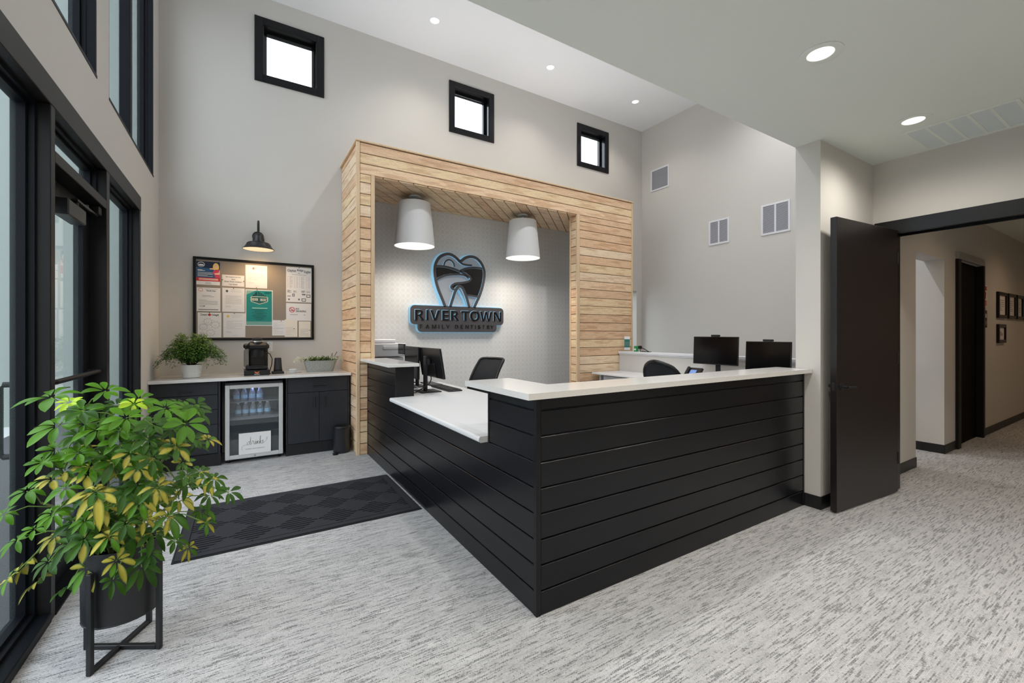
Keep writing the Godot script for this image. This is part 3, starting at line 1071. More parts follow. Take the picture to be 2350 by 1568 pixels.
# ---------------------------------------------------------------- black panelled counter
func build_counter():
	var xc := 1.187
	var ac := 1.690
	var t := thing("reception_counter", "black horizontally boarded L shaped reception counter", "counter", V(2.4, 0, 2.5))
	var s := S()
	# cores behind the boards
	bx(s, xc + 0.012, 3.755, 0.0, 1.046, ac + 0.012, ac + 0.165)
	bx(s, xc + 0.012, xc + 0.17, 0.0, 1.046, ac + 0.165, 2.168)
	bx(s, xc + 0.012, xc + 0.17, 0.0, 0.734, 2.168, 3.95)
	bx(s, xc + 0.012, xc + 0.17, 0.0, 1.046, 3.95, AP - 0.012)
	put("core", s, M.black_trim, t)
	var g := 0.007
	var ys := [0.0, 0.1198, 0.2434, 0.3664, 0.4906, 0.6136, 0.7378, 0.863, 0.9866, 1.046]
	for k in 9:
		var y0: float = ys[k]
		var y1: float = ys[k + 1] - (g if k < 8 else 0.0)
		var nm := "board" if k < 8 else "top_rail"
		b1(nm, M.black_panel, t, [xc + 0.024, 3.745, y0, y1, ac, ac + 0.014], 0.0025)
		if k < 5:
			b1(nm, M.black_panel, t, [xc, xc + 0.014, y0, y1, ac + 0.024, AP - 0.02], 0.0025)
		elif k == 5:
			b1(nm, M.black_panel, t, [xc, xc + 0.014, y0, 0.734, ac + 0.024, AP - 0.02], 0.0025)
		else:
			b1(nm, M.black_panel, t, [xc, xc + 0.014, maxf(y0, 0.735), y1, ac + 0.024, 2.155], 0.0025)
			b1(nm, M.black_panel, t, [xc, xc + 0.014, maxf(y0, 0.735), y1, 3.958, AP - 0.02], 0.0025)
	b1("corner_post", M.black_trim, t, [xc - 0.003, xc + 0.024, 0.0, 1.046, ac - 0.003, ac + 0.024], 0.002)
	b1("corner_post", M.black_trim, t, [xc - 0.003, xc + 0.172, 0.735, 1.046, 2.155, 2.172], 0.002)
	b1("corner_post", M.black_trim, t, [3.745, 3.762, 0.0, 1.046, ac - 0.003, ac + 0.016], 0.002)
	b1("end_panel", M.black_trim, t, [xc - 0.003, xc + 0.175, 0.735, 1.046, 3.938, 3.956], 0.002)
	b1("corner_post", M.black_trim, t, [xc - 0.003, xc + 0.016, 0.0, 1.046, AP - 0.02, AP - 0.009], 0.002)
	done()
	# worktops
	t = thing("bar_top", "raised white quartz ledge wrapping the counter's front corner to the divider wall", "worktop", V(2.4, 1.046, 1.8))
	s = S()
	var plan := PackedVector2Array([Vector2(1.103, 1.632), Vector2(3.79, 1.632), Vector2(3.79, AS - 0.002), Vector2(3.862, AS - 0.002), Vector2(3.862, 1.545), Vector2(3.79, 1.545)])
	plan = PackedVector2Array([Vector2(1.103, 1.634), Vector2(3.764, 1.634), Vector2(3.764, 1.90), Vector2(1.405, 1.90), Vector2(1.405, 2.30), Vector2(1.103, 2.30)])
	plan_poly(s, plan, 1.047, 1.077)
	put("slab", s, M.quartz, t)
	done()
	t = thing("ledge_top", "short white quartz ledge at the counter end beside the timber surround", "worktop", V(1.25, 1.046, 4.4))
	b1("slab", M.quartz, t, [1.107, 1.40, 1.047, 1.077, 3.90, AP - 0.01], 0.003)
	done()
	t = thing("transaction_desk", "lower white laminate desktop with rounded front edge inside the counter opening", "worktop", V(1.5, 0.736, 3.0))
	s = S()
	bx(s, xc + 0.02, 2.03, 0.736, 0.769, 2.174, 3.936)
	bx(s, xc + 0.176, 2.03, 0.736, 0.769, 3.936, 4.95)
	# rounded nosing
	var nose := PackedVector2Array()
	for p in rrect(1.130, xc + 0.03, 0.734, 0.769, 0.014, 5):
		nose.append(p)
	slab_poly(s, nose, 2.1755, 3.935)
	put("slab", s, M.laminate, t)
	done()

# ---------------------------------------------------------------- inside the reception
func grid_surface(s: SurfaceTool, nu: int, nv: int, fn: Callable):
	var p := []
	for i in nu + 1:
		var row := []
		for j in nv + 1:
			row.append(fn.call(float(i) / nu, float(j) / nv))
		p.append(row)
	var nr := []
	for i in nu + 1:
		var row := []
		for j in nv + 1:
			var du: Vector3 = p[mini(i + 1, nu)][j] - p[maxi(i - 1, 0)][j]
			var dv: Vector3 = p[i][mini(j + 1, nv)] - p[i][maxi(j - 1, 0)]
			row.append(du.cross(dv).normalized())
		nr.append(row)
	for i in nu:
		for j in nv:
			quad_n(s, [p[i][j], p[i + 1][j], p[i + 1][j + 1], p[i][j + 1]], [nr[i][j], nr[i + 1][j], nr[i + 1][j + 1], nr[i][j + 1]])

# task chair that faces away from the viewer (towards +a) before it is turned
func make_chair(label: String, at: Vector3, turn: float, top: float, round_top: bool) -> Node3D:
	var t := thing("office_chair", label, "chair", Vector3.ZERO, "black office chairs")
	var wt := 0.235 if round_top else 0.20
	var wb := 0.19 if round_top else 0.225
	var y0 := 0.60
	var back := func(u: float, v: float) -> Vector3:   # u across, v up
		var y := lerpf(y0, top, v)
		var half := lerpf(wb, wt, v)
		if round_top:
			half = 0.205 + 0.05 * sin(v * PI * 0.75) - 0.09 * pow(v, 6.0)
		var x := (u * 2.0 - 1.0) * half
		return V(x, y + (-0.035 * pow(u * 2.0 - 1.0, 2.0) * v if round_top else 0.0), -0.20 - (0.09 if round_top else 0.2) * v + 0.06 * pow(u * 2.0 - 1.0, 2.0) + 0.05 * sin(v * PI))
	var loop := []
	for k in 10:
		loop.append(back.call(0.0, k / 10.0 * 0.93))
	for k in 11:
		var th := PI - PI * k / 10.0
		loop.append(back.call(clampf(0.5 + 0.5 * cos(th) * (1.0 if absf(cos(th)) > 0.9 else 1.0), 0, 1), 0.93 + 0.07 * sin(th)) if round_top else back.call(clampf(0.5 - 0.5 * signf(cos(th - PI) * 1.0 + 0.0001) * pow(absf(cos(th)), 0.35), 0, 1), 0.93 + 0.07 * pow(sin(th), 0.5)))
	for k in range(9, -1, -1):
		loop.append(back.call(1.0, k / 10.0 * 0.93))
	for k in 8:
		loop.append(back.call(1.0 - (k + 1) / 8.0, 0.0))
	var s := S()
	tube(s, loop, 0.019 if round_top else 0.016, 8)
	put("back_frame", s, M.plastic, t)
	s = S()
	grid_surface(s, 8, 10, func(u, v): return back.call(u * 0.96 + 0.02, v * 0.97 + 0.01) + Vector3(0, 0, 0.004))
	grid_surface(s, 8, 10, func(u, v): return back.call(1.0 - (u * 0.96 + 0.02), v * 0.97 + 0.01) + Vector3(0, 0, -0.004))
	put("back_mesh", s, M.mesh, t)
	s = S()
	bx(s, -0.235, 0.235, 0.44, 0.51, -0.20, 0.26, 0.03)
	put("seat", s, M.plastic_soft, t)
	for sd in [-1.0, 1.0]:
		s = S()
		tube(s, [V(0.24 * sd, 0.45, 0.0), V(0.285 * sd, 0.47, 0.0), V(0.29 * sd, 0.66, -0.02)], 0.014)
		bx(s, 0.29 * sd - 0.04, 0.29 * sd + 0.04, 0.66, 0.69, -0.13, 0.14, 0.012)
		put("armrest", s, M.plastic, t)
	s = S()
	tube(s, [V(0, 0.47, -0.2), V(0, 0.52, -0.27), V(0, 0.75, -0.27)], 0.024)
	put("back_bracket", s, M.plastic, t)
	s = S()
	tube(s, [V(0, 0.08, 0), V(0, 0.45, 0)], 0.028, 12)
	put("gas_lift", s, M.plastic, t)
	s = S()
	for k in 5:
		var d := Vector3(cos(TAU * k / 5.0), 0, sin(TAU * k / 5.0))
		tube(s, [V(0, 0.11, 0), d * 0.3 + Vector3(0, 0.075, 0)], 0.024, 8, 0.015)
	put("star_base", s, M.plastic, t)
	for k in 5:
		var d := Vector3(cos(TAU * k / 5.0), 0, sin(TAU * k / 5.0)) * 0.3
		s = S()
		lathe(s, d.x, 0.03 - d.z, [[0.0, -0.02], [0.026, -0.02], [0.026, 0.02], [0.0, 0.02]], 14, Basis(Vector3.RIGHT, PI / 2))
		var c := put("caster", s, M.plastic, t)
		c.position = Vector3(0, 0.027, 0)
	done()
	t.position = at
	t.rotation.y = turn
	return t

# screen that faces the viewer before it is turned
func make_monitor(label: String, at: Vector3, turn: float, w: float, y0: float, y1: float, tilt: float, cam := false) -> Node3D:
	var t := thing("monitor", label, "monitor", Vector3.ZERO, "computer monitors")
	var h := y1 - y0
	var s := S()
	bx(s, -w / 2, w / 2, -h / 2, h / 2, 0.0, 0.022, 0.004)
	bx(s, -w * 0.22, w * 0.22, -h / 2 + 0.01, -h / 2 + h * 0.5, 0.022, 0.032, 0.008)
	var p := put("display_housing", s, M.plastic, t)
	p.position = Vector3(0, y0 + h / 2, 0)
	p.rotation.x = tilt
	s = S()
	bx(s, -w / 2 + 0.008, w / 2 - 0.008, -h / 2 + 0.014, h / 2 - 0.008, -0.001, 0.001)
	put("screen", s, M.screen, p)
	if cam:
		s = S()
		bx(s, -0.05, 0.055, h / 2 + 0.001, h / 2 + 0.024, -0.012, 0.03, 0.006)
		put("webcam", s, M.plastic, p)
	s = S()
	bx(s, -0.028, 0.028, 0.01, y0 + h * 0.72, 0.055, 0.085, 0.006)
	bx(s, -0.05, 0.05, y0 + h * 0.42, y0 + h * 0.62, 0.035, 0.06, 0.004)
	put("stand_column", s, M.plastic_soft, t)
	s = S()
	bx(s, -0.115, 0.115, 0.0, 0.012, -0.06, 0.15, 0.004)
	put("stand_foot", s, M.plastic_soft, t)
	done()
	t.position = at
	t.rotation.y = turn
	return t

func build_reception():
	# half-height wall with a capped ledge behind the right-hand desk
	var t := thing("half_wall", "white capped half height wall behind the right hand desk", "half wall", V(5.2, 0, 3.4), "", "structure")
	b1("wall_panel", M.wall, t, [5.125, 5.25, 0.0, 1.035, AF, AP - 0.008])
	b1("cap", M.white, t, [5.095, 5.285, 1.045, 1.077, AF + 0.001, AP - 0.012], 0.003)
	b1("cap_moulding", M.white, t, [5.108, 5.27, 1.028, 1.045, AF + 0.001, AP - 0.012], 0.003)
	done()
	t = thing("desk", "white staff desktop beside the half height wall and wooden column", "desk", V(4.85, 0.736, 3.6))
	b1("desktop", M.laminate, t, [4.52, 5.122, 0.742, 0.769, 2.0, 4.975], 0.004)
	for a in [2.1, 3.5, 4.9]:
		b1("support_panel", M.grey, t, [4.62, 5.10, 0.0, 0.742, a - 0.012, a + 0.012])
	done()
	t = thing("drawer_pedestal", "dark drawer pedestal under the white staff desktop", "cabinet", V(4.85, 0, 4.5))
	b1("body", M.cabinet_dark, t, [4.64, 5.09, 0.0, 0.735, 4.2, 4.85], 0.003)
	for k in 3:
		b1("drawer", M.grey, t, [4.628, 4.64, 0.06 + k * 0.225, 0.27 + k * 0.225, 4.21, 4.84], 0.003)
	done()
	make_monitor("thin black monitor on a silver grey stand seen from behind, on the white transaction desk", V(1.63, 0.769, 4.17), PI / 2, 0.60, 0.145, 0.445, -0.16)
	make_monitor("dark glossy monitor behind the end of the quartz ledge", V(1.57, 0.769, 4.64), -PI / 2 - 0.06, 0.52, 0.10, 0.445, 0.0)
	make_monitor("small black screen edge showing behind the glossy monitor near the copier", V(1.60, 0.769, 5.10), -PI / 2, 0.22, 0.34, 0.465, 0.0)
	make_monitor("black monitor with webcam, left of the pair beside the half height wall", V(4.86, 0.769, 3.17), -PI / 2, 0.585, 0.21, 0.55, -0.04, true)
	make_monitor("black monitor with webcam, right of the pair beside the divider wall end", V(4.86, 0.769, 2.55), -PI / 2 - 0.06, 0.50, 0.15, 0.50, -0.04, true)
	make_chair("black mesh office chair turned to the transaction desk, in front of the wallpaper", V(2.19, 0, 4.42), PI / 2 + 0.25, 1.06, false)
	make_chair("black round backed mesh office chair at the right hand white desk", V(4.15, 0, 3.24), -PI / 2, 1.05, true)
	# keyboard
	t = thing("keyboard", "black keyboard on the white transaction desk before the monitor", "keyboard", V(1.82, 0.769, 4.26))
	b1("case", M.plastic, t, [1.75, 1.90, 0.7695, 0.784, 4.02, 4.50], 0.004)
	var s := S()
	for i in 5:
		for j in 15:
			var x := 1.758 + i * 0.027
			var a := 4.035 + j * 0.0302
			bx(s, x, x + 0.022, 0.784, 0.79, a, a + 0.026, 0.002)
	put("key", s, M.plastic_soft, t).set_meta("kind", "stuff")
	done()
	t = thing("keyboard", "second black keyboard lying farther back on the white transaction desk", "keyboard", V(1.83, 0.769, 4.78))
	b1("case", M.plastic, t, [1.78, 1.92, 0.7695, 0.784, 4.58, 4.93], 0.004)
	done()
	var cab := ["thin black cable looping behind the monitor stand", "second black cable lying on the desk by the counter end panel", "pale cable coiled on the desk by the counter end panel"]
	for k in 2:
		s = S()
		var pp := []
		for i in 14:
			var q := i / 13.0
			pp.append(V(1.40 + 0.16 * q + 0.03 * sin(q * 9 + k), 0.778 + 0.02 * absf(sin(q * 6 + k * 2)) * q + (0.16 * pow(q, 4.0) if k == 0 else 0.0), 4.08 + 0.31 * k + 0.06 * sin(q * 5 + k * 2.1) * (1 - q * 0.5)))
		tube(s, pp, 0.0055, 6)
		tag(put("cable", s, M.plastic if k < 1 else M.grey), cab[k * 2], "cable", "cables on the transaction desk")
	# copier by the back wall
	t = thing("copier", "pale grey floor standing copier in the alcove beside the wooden surround", "copier", V(1.55, 0, 5.6))
	b1("body", M.grey, t, [1.30, 1.725, 0.0, 1.06, 5.36, 5.88], 0.01)
	b1("scanner", M.grey, t, [1.29, 1.745, 1.07, 1.235, 5.33, 5.88], 0.012)
	b1("control_strip", M.grey_light, t, [1.45, 1.72, 1.165, 1.205, 5.318, 5.332], 0.004)
	b1("document_lid", M.white, t, [1.31, 1.64, 1.236, 1.285, 5.42, 5.88], 0.012)
	b1("paper_drawer", M.grey_light, t, [1.32, 1.70, 0.72, 0.98, 5.352, 5.362], 0.004)
	done()
	# desk telephone
	t = thing("desk_phone", "black desk telephone with a lit blue display beside the right hand monitors", "telephone", V(4.66, 0.769, 3.34))
	var w := S()
	box_v(w, Vector3(-0.09, -0.01, -0.1), Vector3(0.09, 0.02, 0.1), 0.008, Transform3D(Basis(Vector3(0, 0, 1), 0.85), V(4.68, 0.86, 3.33)))
	put("phone_body", w, M.plastic, t)
	w = S()
	box_v(w, Vector3(-0.035, 0.0195, -0.05), Vector3(0.05, 0.022, 0.035), 0.002, Transform3D(Basis(Vector3(0, 0, 1), 0.85), V(4.68, 0.86, 3.33)))
	put("display", w, glow(c8(120, 150, 210), 0.5), t)
	w = S()
	box_v(w, Vector3(-0.085, 0.02, -0.1), Vector3(0.085, 0.05, -0.06), 0.012, Transform3D(Basis(Vector3(0, 0, 1), 0.85), V(4.68, 0.86, 3.33)))
	put("handset", w, M.plastic_soft, t)
	b1("foot", M.plastic, t, [4.64, 4.78, 0.7695, 0.80, 3.24, 3.42], 0.006)
	done()
	# small things on the half-wall ledge
	t = thing("brochure_holder", "clear holder with teal brochures on the white half wall cap", "holder", V(5.19, 1.077, 4.90))
	w = S()
	box_v(w, Vector3(-0.005, 0, -0.045), Vector3(0.012, 0.15, 0.045), 0.002, Transform3D(Basis(Vector3(0, 0, 1), 0.0).rotated(Vector3.UP, 0.75), V(5.19, 1.0775, 4.90)))
	put("clear_pocket", w, M.clear, t)
	w = S()
	box_v(w, Vector3(-0.002, 0.02, -0.042), Vector3(0.008, 0.235, 0.042), 0.001, Transform3D(Basis(Vector3(0, 0, 1), -0.12).rotated(Vector3.UP, 0.75), V(5.20, 1.078, 4.90)))
	put("brochure", w, M.paper, t)
	w = S()
	box_v(w, Vector3(-0.004, 0.06, -0.042), Vector3(-0.002, 0.19, 0.042), 0.0, Transform3D(Basis(Vector3(0, 0, 1), -0.12).rotated(Vector3.UP, 0.75), V(5.20, 1.078, 4.90)))
	put("cover_print", w, mat(c8(28, 110, 96), 0.6), t)
	done()
	t = thing("card_box", "small green box standing on the white half wall cap", "box", V(5.2, 1.077, 4.72))
	b1("box_body", mat(c8(48, 150, 84), 0.5), t, [5.18, 5.225, 1.0775, 1.165, 4.69, 4.745], 0.004)
	b1("box_label", M.paper, t, [5.1785, 5.180, 1.10, 1.125, 4.70, 4.735])
	done()
	t = thing("card_easel", "small black folding stand on the white half wall cap", "stand", V(5.2, 1.077, 4.56))
	w = S()
	tube(w, [V(5.17, 1.083, 4.60), V(5.20, 1.16, 4.64), V(5.20, 1.16, 4.60)], 0.005, 6)
	tube(w, [V(5.20, 1.15, 4.62), V(5.20, 1.083, 4.46)], 0.006, 6)
	bx(w, 5.185, 5.205, 1.12, 1.17, 4.60, 4.66, 0.003)
	bx(w, 5.17, 5.23, 1.0775, 1.086, 4.44, 4.6, 0.003)
	put("stand_frame", w, M.plastic, t)
	done()

# ---------------------------------------------------------------- coffee corner
func pull(parent: Node, x0: float, x1: float, y: float, a: float, upright := false, y1 := 0.0):
	var s := S()
	if upright:
		tube(s, [V(x0, y, a), V(x0, y, a - 0.03)], 0.005, 8)
		tube(s, [V(x0, y1, a), V(x0, y1, a - 0.03)], 0.005, 8)
		tube(s, [V(x0, y - 0.012, a - 0.03), V(x0, y1 + 0.012, a - 0.03)], 0.006, 8)
	else:
		tube(s, [V(x0, y, a), V(x0, y, a - 0.03)], 0.005, 8)
		tube(s, [V(x1, y, a), V(x1, y, a - 0.03)], 0.005, 8)
		tube(s, [V(x0 - 0.012, y, a - 0.03), V(x1 + 0.012, y, a - 0.03)], 0.006, 8)
	put("handle", s, M.iron, parent)

func build_coffee():
	var af := 5.36
	var t := thing("drawer_cabinet", "charcoal wood grain cabinet with four drawers left of the drinks fridge", "cabinet", V(-0.49, 0, 5.64))
	b1("carcass", M.cabinet_dark, t, [-0.764, -0.205, 0.0, 0.868, af + 0.022, 5.928])
	b1("plinth", M.cabinet_dark, t, [-0.764, -0.195, 0.0, 0.125, af + 0.012, af + 0.022], 0.002)
	b1("end_panel", M.cabinet, t, [-0.218, -0.2, 0.125, 0.868, af, af + 0.022], 0.002)
	var ys := [0.131, 0.427, 0.579, 0.730, 0.862]
	for k in 4:
		var d := b1("drawer", M.cabinet, t, [-0.762, -0.221, ys[k] + 0.003, ys[k + 1] - 0.001, af, af + 0.021], 0.002)
		pull(d, -0.54, -0.44, ys[k + 1] - (0.085 if k == 3 else 0.04 if k > 0 else 0.06), af)
	done()
	t = thing("door_cabinet", "charcoal wood grain cabinet with one drawer over two doors, right of the drinks fridge", "cabinet", V(0.73, 0, 5.64))
	b1("carcass", M.cabinet_dark, t, [0.402, 1.062, 0.0, 0.868, af + 0.022, 5.928])
	b1("plinth", M.cabinet_dark, t, [0.398, 1.064, 0.0, 0.125, af + 0.012, af + 0.022], 0.002)
	b1("end_panel", M.cabinet, t, [0.398, 0.414, 0.125, 0.868, af, af + 0.022], 0.002)
	b1("end_panel", M.cabinet, t, [1.05, 1.066, 0.125, 0.868, af, af + 0.022], 0.002)
	var dr := b1("drawer", M.cabinet, t, [0.417, 1.047, 0.696, 0.862, af, af + 0.021], 0.002)
	pull(dr, 0.686, 0.80, 0.772, af)
	dr = b1("cabinet_door", M.cabinet, t, [0.417, 0.736, 0.129, 0.692, af, af + 0.021], 0.002)
	pull(dr, 0.686, 0, 0.536, af, true, 0.630)
	dr = b1("cabinet_door", M.cabinet, t, [0.740, 1.047, 0.129, 0.692, af, af + 0.021], 0.002)
	pull(dr, 0.792, 0, 0.533, af, true, 0.632)
	done()
	t = thing("coffee_worktop", "white quartz worktop over the charcoal cabinets and drinks fridge", "worktop", V(0.15, 0.87, 5.6))
	b1("slab", M.quartz, t, [XL + 0.001, 1.072, 0.870, 0.90, 5.29, AB - 0.001], 0.003)
	done()
	build_fridge()
	# coffee maker on its pod drawer
	t = thing("pod_drawer", "black pod storage drawer with an orange emblem under the coffee maker", "drawer", V(0.128, 0.90, 5.6))
	b1("case", M.plastic, t, [0.006, 0.248, 0.9005, 0.957, 5.47, 5.80], 0.004)
	b1("drawer_front", M.plastic, t, [0.012, 0.242, 0.905, 0.952, 5.462, 5.47], 0.003)
	var s := S()
	var em := mat(c8(214, 120, 60), 0.5)
	for sd in [-1.0, 1.0]:
		for k in 2:
			slab_poly(s, PackedVector2Array([Vector2(0.127, 0.934 - k * 0.007), Vector2(0.127 + sd * 0.024, 0.946 - k * 0.009), Vector2(0.127 + sd * 0.016, 0.936 - k * 0.009), Vector2(0.127, 0.928 - k * 0.007)]), 5.4605, 5.462)
	put("emblem", s, em, t)
	letters("lettering", "KEURIG", M.paper, t, 0.102, 0.152, 0.909, 0.917, 5.4605, 0.001)
	done()
	t = thing("coffee_maker", "black single cup coffee maker on the white worktop below the notice board", "coffee maker", V(0.13, 0.957, 5.62))
	b1("body", M.plastic, t, [0.052, 0.236, 0.975, 1.20, 5.60, 5.78], 0.014)
	b1("base", M.plastic, t, [0.022, 0.232, 0.9575, 1.0, 5.49, 5.78], 0.012)
	s = S()
	bx(s, 0.075, 0.20, 1.0, 1.006, 5.5, 5.6, 0.002)
	put("drip_tray", s, M.plastic_soft, t)
	b1("front_panel", M.screen, t, [0.068, 0.212, 1.0, 1.16, 5.585, 5.60], 0.004)
	b1("brew_head", M.plastic, t, [0.03, 0.246, 1.168, 1.258, 5.49, 5.79], 0.03)
	s = S()
	lathe(s, 0.132, 5.565, [[0.0, 1.10], [0.048, 1.10], [0.056, 1.115], [0.066, 1.235], [0.066, 1.262], [0.0, 1.264]], 32)
	put("brew_spout", s, M.plastic, t)
	s = S()
	lathe(s, 0.132, 5.60, [[0.064, 1.258], [0.072, 1.263], [0.072, 1.271], [0.062, 1.277], [0.054, 1.275], [0.056, 1.266], [0.064, 1.258]], 32, Basis(), 1.0, 1.2)
	put("chrome_ring", s, M.chrome, t)
	s = S()
	lathe(s, 0.132, 5.62, [[0.0, 1.275], [0.05, 1.275], [0.052, 1.295], [0.044, 1.308], [0.0, 1.312]], 28)
	put("lid_handle", s, M.plastic_soft, t)
	for k in 3:
		s = S()
		lathe(s, 0.196 + k * 0.012, 5.525 + k * 0.012, [[0.0, 1.262 - k * 0.004], [0.006, 1.262 - k * 0.004], [0.006, 1.268 - k * 0.004], [0.0, 1.268 - k * 0.004]], 10)
		put("button", s, M.chrome, t)
	b1("water_tank", pane_mat(0.35, Color(0.25, 0.26, 0.28)), t, [0.004, 0.052, 0.985, 1.185, 5.55, 5.74], 0.015)
	b1("tank_lid", M.plastic, t, [0.0, 0.056, 1.186, 1.245, 5.54, 5.75], 0.018)
	s = S()
	tube(s, [V(0.225, 1.14, 5.72), V(0.262, 1.12, 5.72), V(0.285, 1.06, 5.72), V(0.28, 1.0, 5.72), V(0.262, 0.93, 5.72), V(0.258, 0.906, 5.70), V(0.262, 0.906, 5.60)], 0.005, 6)
	put("power_cord", s, M.plastic, t)
	done()
	t = thing("outlet_plate", "white electrical outlet plate behind the coffee maker", "outlet", V(0.27, 1.2, AB))
	b1("plate", M.white_gloss, t, [0.225, 0.300, 1.142, 1.262, AB - 0.006, AB - 0.0005], 0.003)
	for y in [1.175, 1.23]:
		b1("socket", M.grey_light, t, [0.245, 0.28, y - 0.018, y + 0.018, AB - 0.0075, AB - 0.006], 0.002)
	done()
	t = thing("cup_stack", "tall stack of black paper cups upside down on a black tray beside the coffee maker", "cups", V(0.337, 0.9, 5.6))
	s = S()
	lathe(s, 0.337, 5.62, [[0.0, 1.078], [0.032, 1.078], [0.034, 1.075], [0.044, 0.93], [0.047, 0.925], [0.0, 0.925]], 28)
	for k in 3:
		lathe(s, 0.337, 5.62, [[0.0445, 0.934 + k * 0.006], [0.0465, 0.936 + k * 0.006], [0.0445, 0.938 + k * 0.006]], 28)
	put("cup", s, M.plastic_soft, t)
	b1("tray", M.plastic_soft, t, [0.275, 0.395, 0.9005, 0.925, 5.55, 5.69], 0.004)
	done()
	t = thing("lid_tray", "clear acrylic tray holding white cup lids", "tray", V(0.50, 0.9, 5.62))
	s = S()
	for r in [[0.415, 0.573, 0.9005, 0.903, 5.54, 5.70], [0.415, 0.418, 0.903, 0.952, 5.54, 5.70], [0.570, 0.573, 0.903, 0.952, 5.54, 5.70], [0.418, 0.570, 0.903, 0.952, 5.54, 5.543], [0.418, 0.570, 0.903, 0.952, 5.697, 5.70]]:
		bx(s, r[0], r[1], r[2], r[3], r[4], r[5])
	put("tray_body", s, M.clear, t)
	done()
	for k in 4:  # stack of white cup lids
		t = thing("cup_lid", "white cup lid in the clear tray, %s of the stack of four" % ["lowest", "second lowest", "second highest", "topmost"][k], "lid", V(0.49, 0.9035 + k * 0.0105, 5.61), "white cup lids")
		s = S()
		var y: float = 0.9035 + k * 0.0105
		lathe(s, 0.49, 5.61, [[0.0, y], [0.042, y], [0.044, y + 0.003], [0.043, y + 0.006], [0.036, y + 0.010], [0.0, y + 0.010]], 28)
		put("lid", s, M.white_gloss, t)
		done()
	build_trough()
	build_fern()
	# pedal bin
	t = thing("pedal_bin", "small black pedal bin in front of the wooden surround and cabinet", "bin", V(0.957, 0, 5.25))
	s = S()
	lathe(s, 0.957, 5.25, [[0.0, 0.002], [0.088, 0.002], [0.09, 0.02], [0.09, 0.272], [0.092, 0.275]], 40)
	put("bin_body", s, mat(c8(58, 59, 64), 0.32, 0.6), t)
	s = S()
	lathe(s, 0.957, 5.25, [[0.094, 0.272], [0.095, 0.288], [0.085, 0.303], [0.05, 0.312], [0.0, 0.315]], 40)
	put("bin_lid", s, M.plastic, t)
	s = S()
	bx(s, 0.868, 0.895, 0.012, 0.022, 5.14, 5.19, 0.003)
	bx(s, 0.85, 0.90, 0.0, 0.01, 5.13, 5.20, 0.003)
	put("pedal", s, M.plastic, t)
	s = S()
	tube(s, [V(1.03, 0.27, 5.31), V(1.055, 0.29, 5.33), V(1.055, 0.20, 5.33), V(1.03, 0.18, 5.31)], 0.008, 8)
	put("hinge", s, M.plastic, t)
	done()
	# barn lamp
	t = thing("wall_lamp", "black barn style wall lamp above the notice board", "lamp", V(0.148, 2.5, AB))
	s = S()
	lathe(s, 0.148, 5.72, [[0.158, 2.312], [0.160, 2.317], [0.153, 2.323], [0.133, 2.346], [0.121, 2.372], [0.115, 2.383], [0.104, 2.391], [0.066, 2.40], [0.060, 2.408], [0.058, 2.44], [0.054, 2.447], [0.052, 2.468], [0.036, 2.49], [0.014, 2.50], [0.0, 2.50]], 44)
	put("shade", s, M.iron, t)
	s = S()
	lathe(s, 0.148, 5.72, [[0.156, 2.313], [0.150, 2.323], [0.130, 2.346], [0.118, 2.370], [0.10, 2.387], [0.0, 2.39]], 44)
	put("shade_lining", s, M.white_gloss, t)
	s = S()
	lathe(s, 0.148, 5.72, [[0.0, 2.3165], [0.147, 2.3165], [0.147, 2.321], [0.0, 2.321]], 40)
	put("lens", s, M.lamp_warm, t)  # glowing disc at the rim, stands for the lit shade lining
	s = S()
	var arc := [V(0.148, 2.495, 5.72)]
	for k in 9:
		var th := PI * k / 8.0
		arc.append(V(0.148, 2.60 + 0.05 * sin(th), 5.72 + 0.075 - 0.075 * cos(th)))
	arc.append(V(0.148, 2.53, 5.875))
	arc.append(V(0.148, 2.505, 5.9))
	arc.append(V(0.148, 2.50, 5.925))
	tube(s, arc, 0.011, 10)
	put("gooseneck", s, M.iron, t)
	s = S()
	lathe(s, 0, 0, [[0.0, 0.0], [0.06, 0.0], [0.06, 0.012], [0.05, 0.022], [0.0, 0.024]], 28, Basis(Vector3.RIGHT, PI / 2))
	var pl := put("wall_plate", s, M.iron, t)
	pl.position = Vector3.ZERO
	pl.mesh = shifted(pl.mesh, V(0.148, 2.50, AB) )
	done()
	spot(V(0.148, 2.310, 5.72), 0.85, 82.0, 0.7, Color(1.0, 0.84, 0.64), 0.12)

# mesh moved by a vector (built at the origin while O was set)
func shifted(m: Mesh, by: Vector3) -> ArrayMesh:
	var arr := m.surface_get_arrays(0)
	var ps: PackedVector3Array = arr[0]
	for i in ps.size():
		ps[i] = ps[i] + by
	arr[0] = ps
	var am := ArrayMesh.new()
	am.add_surface_from_arrays(Mesh.PRIMITIVE_TRIANGLES, arr)
	return am

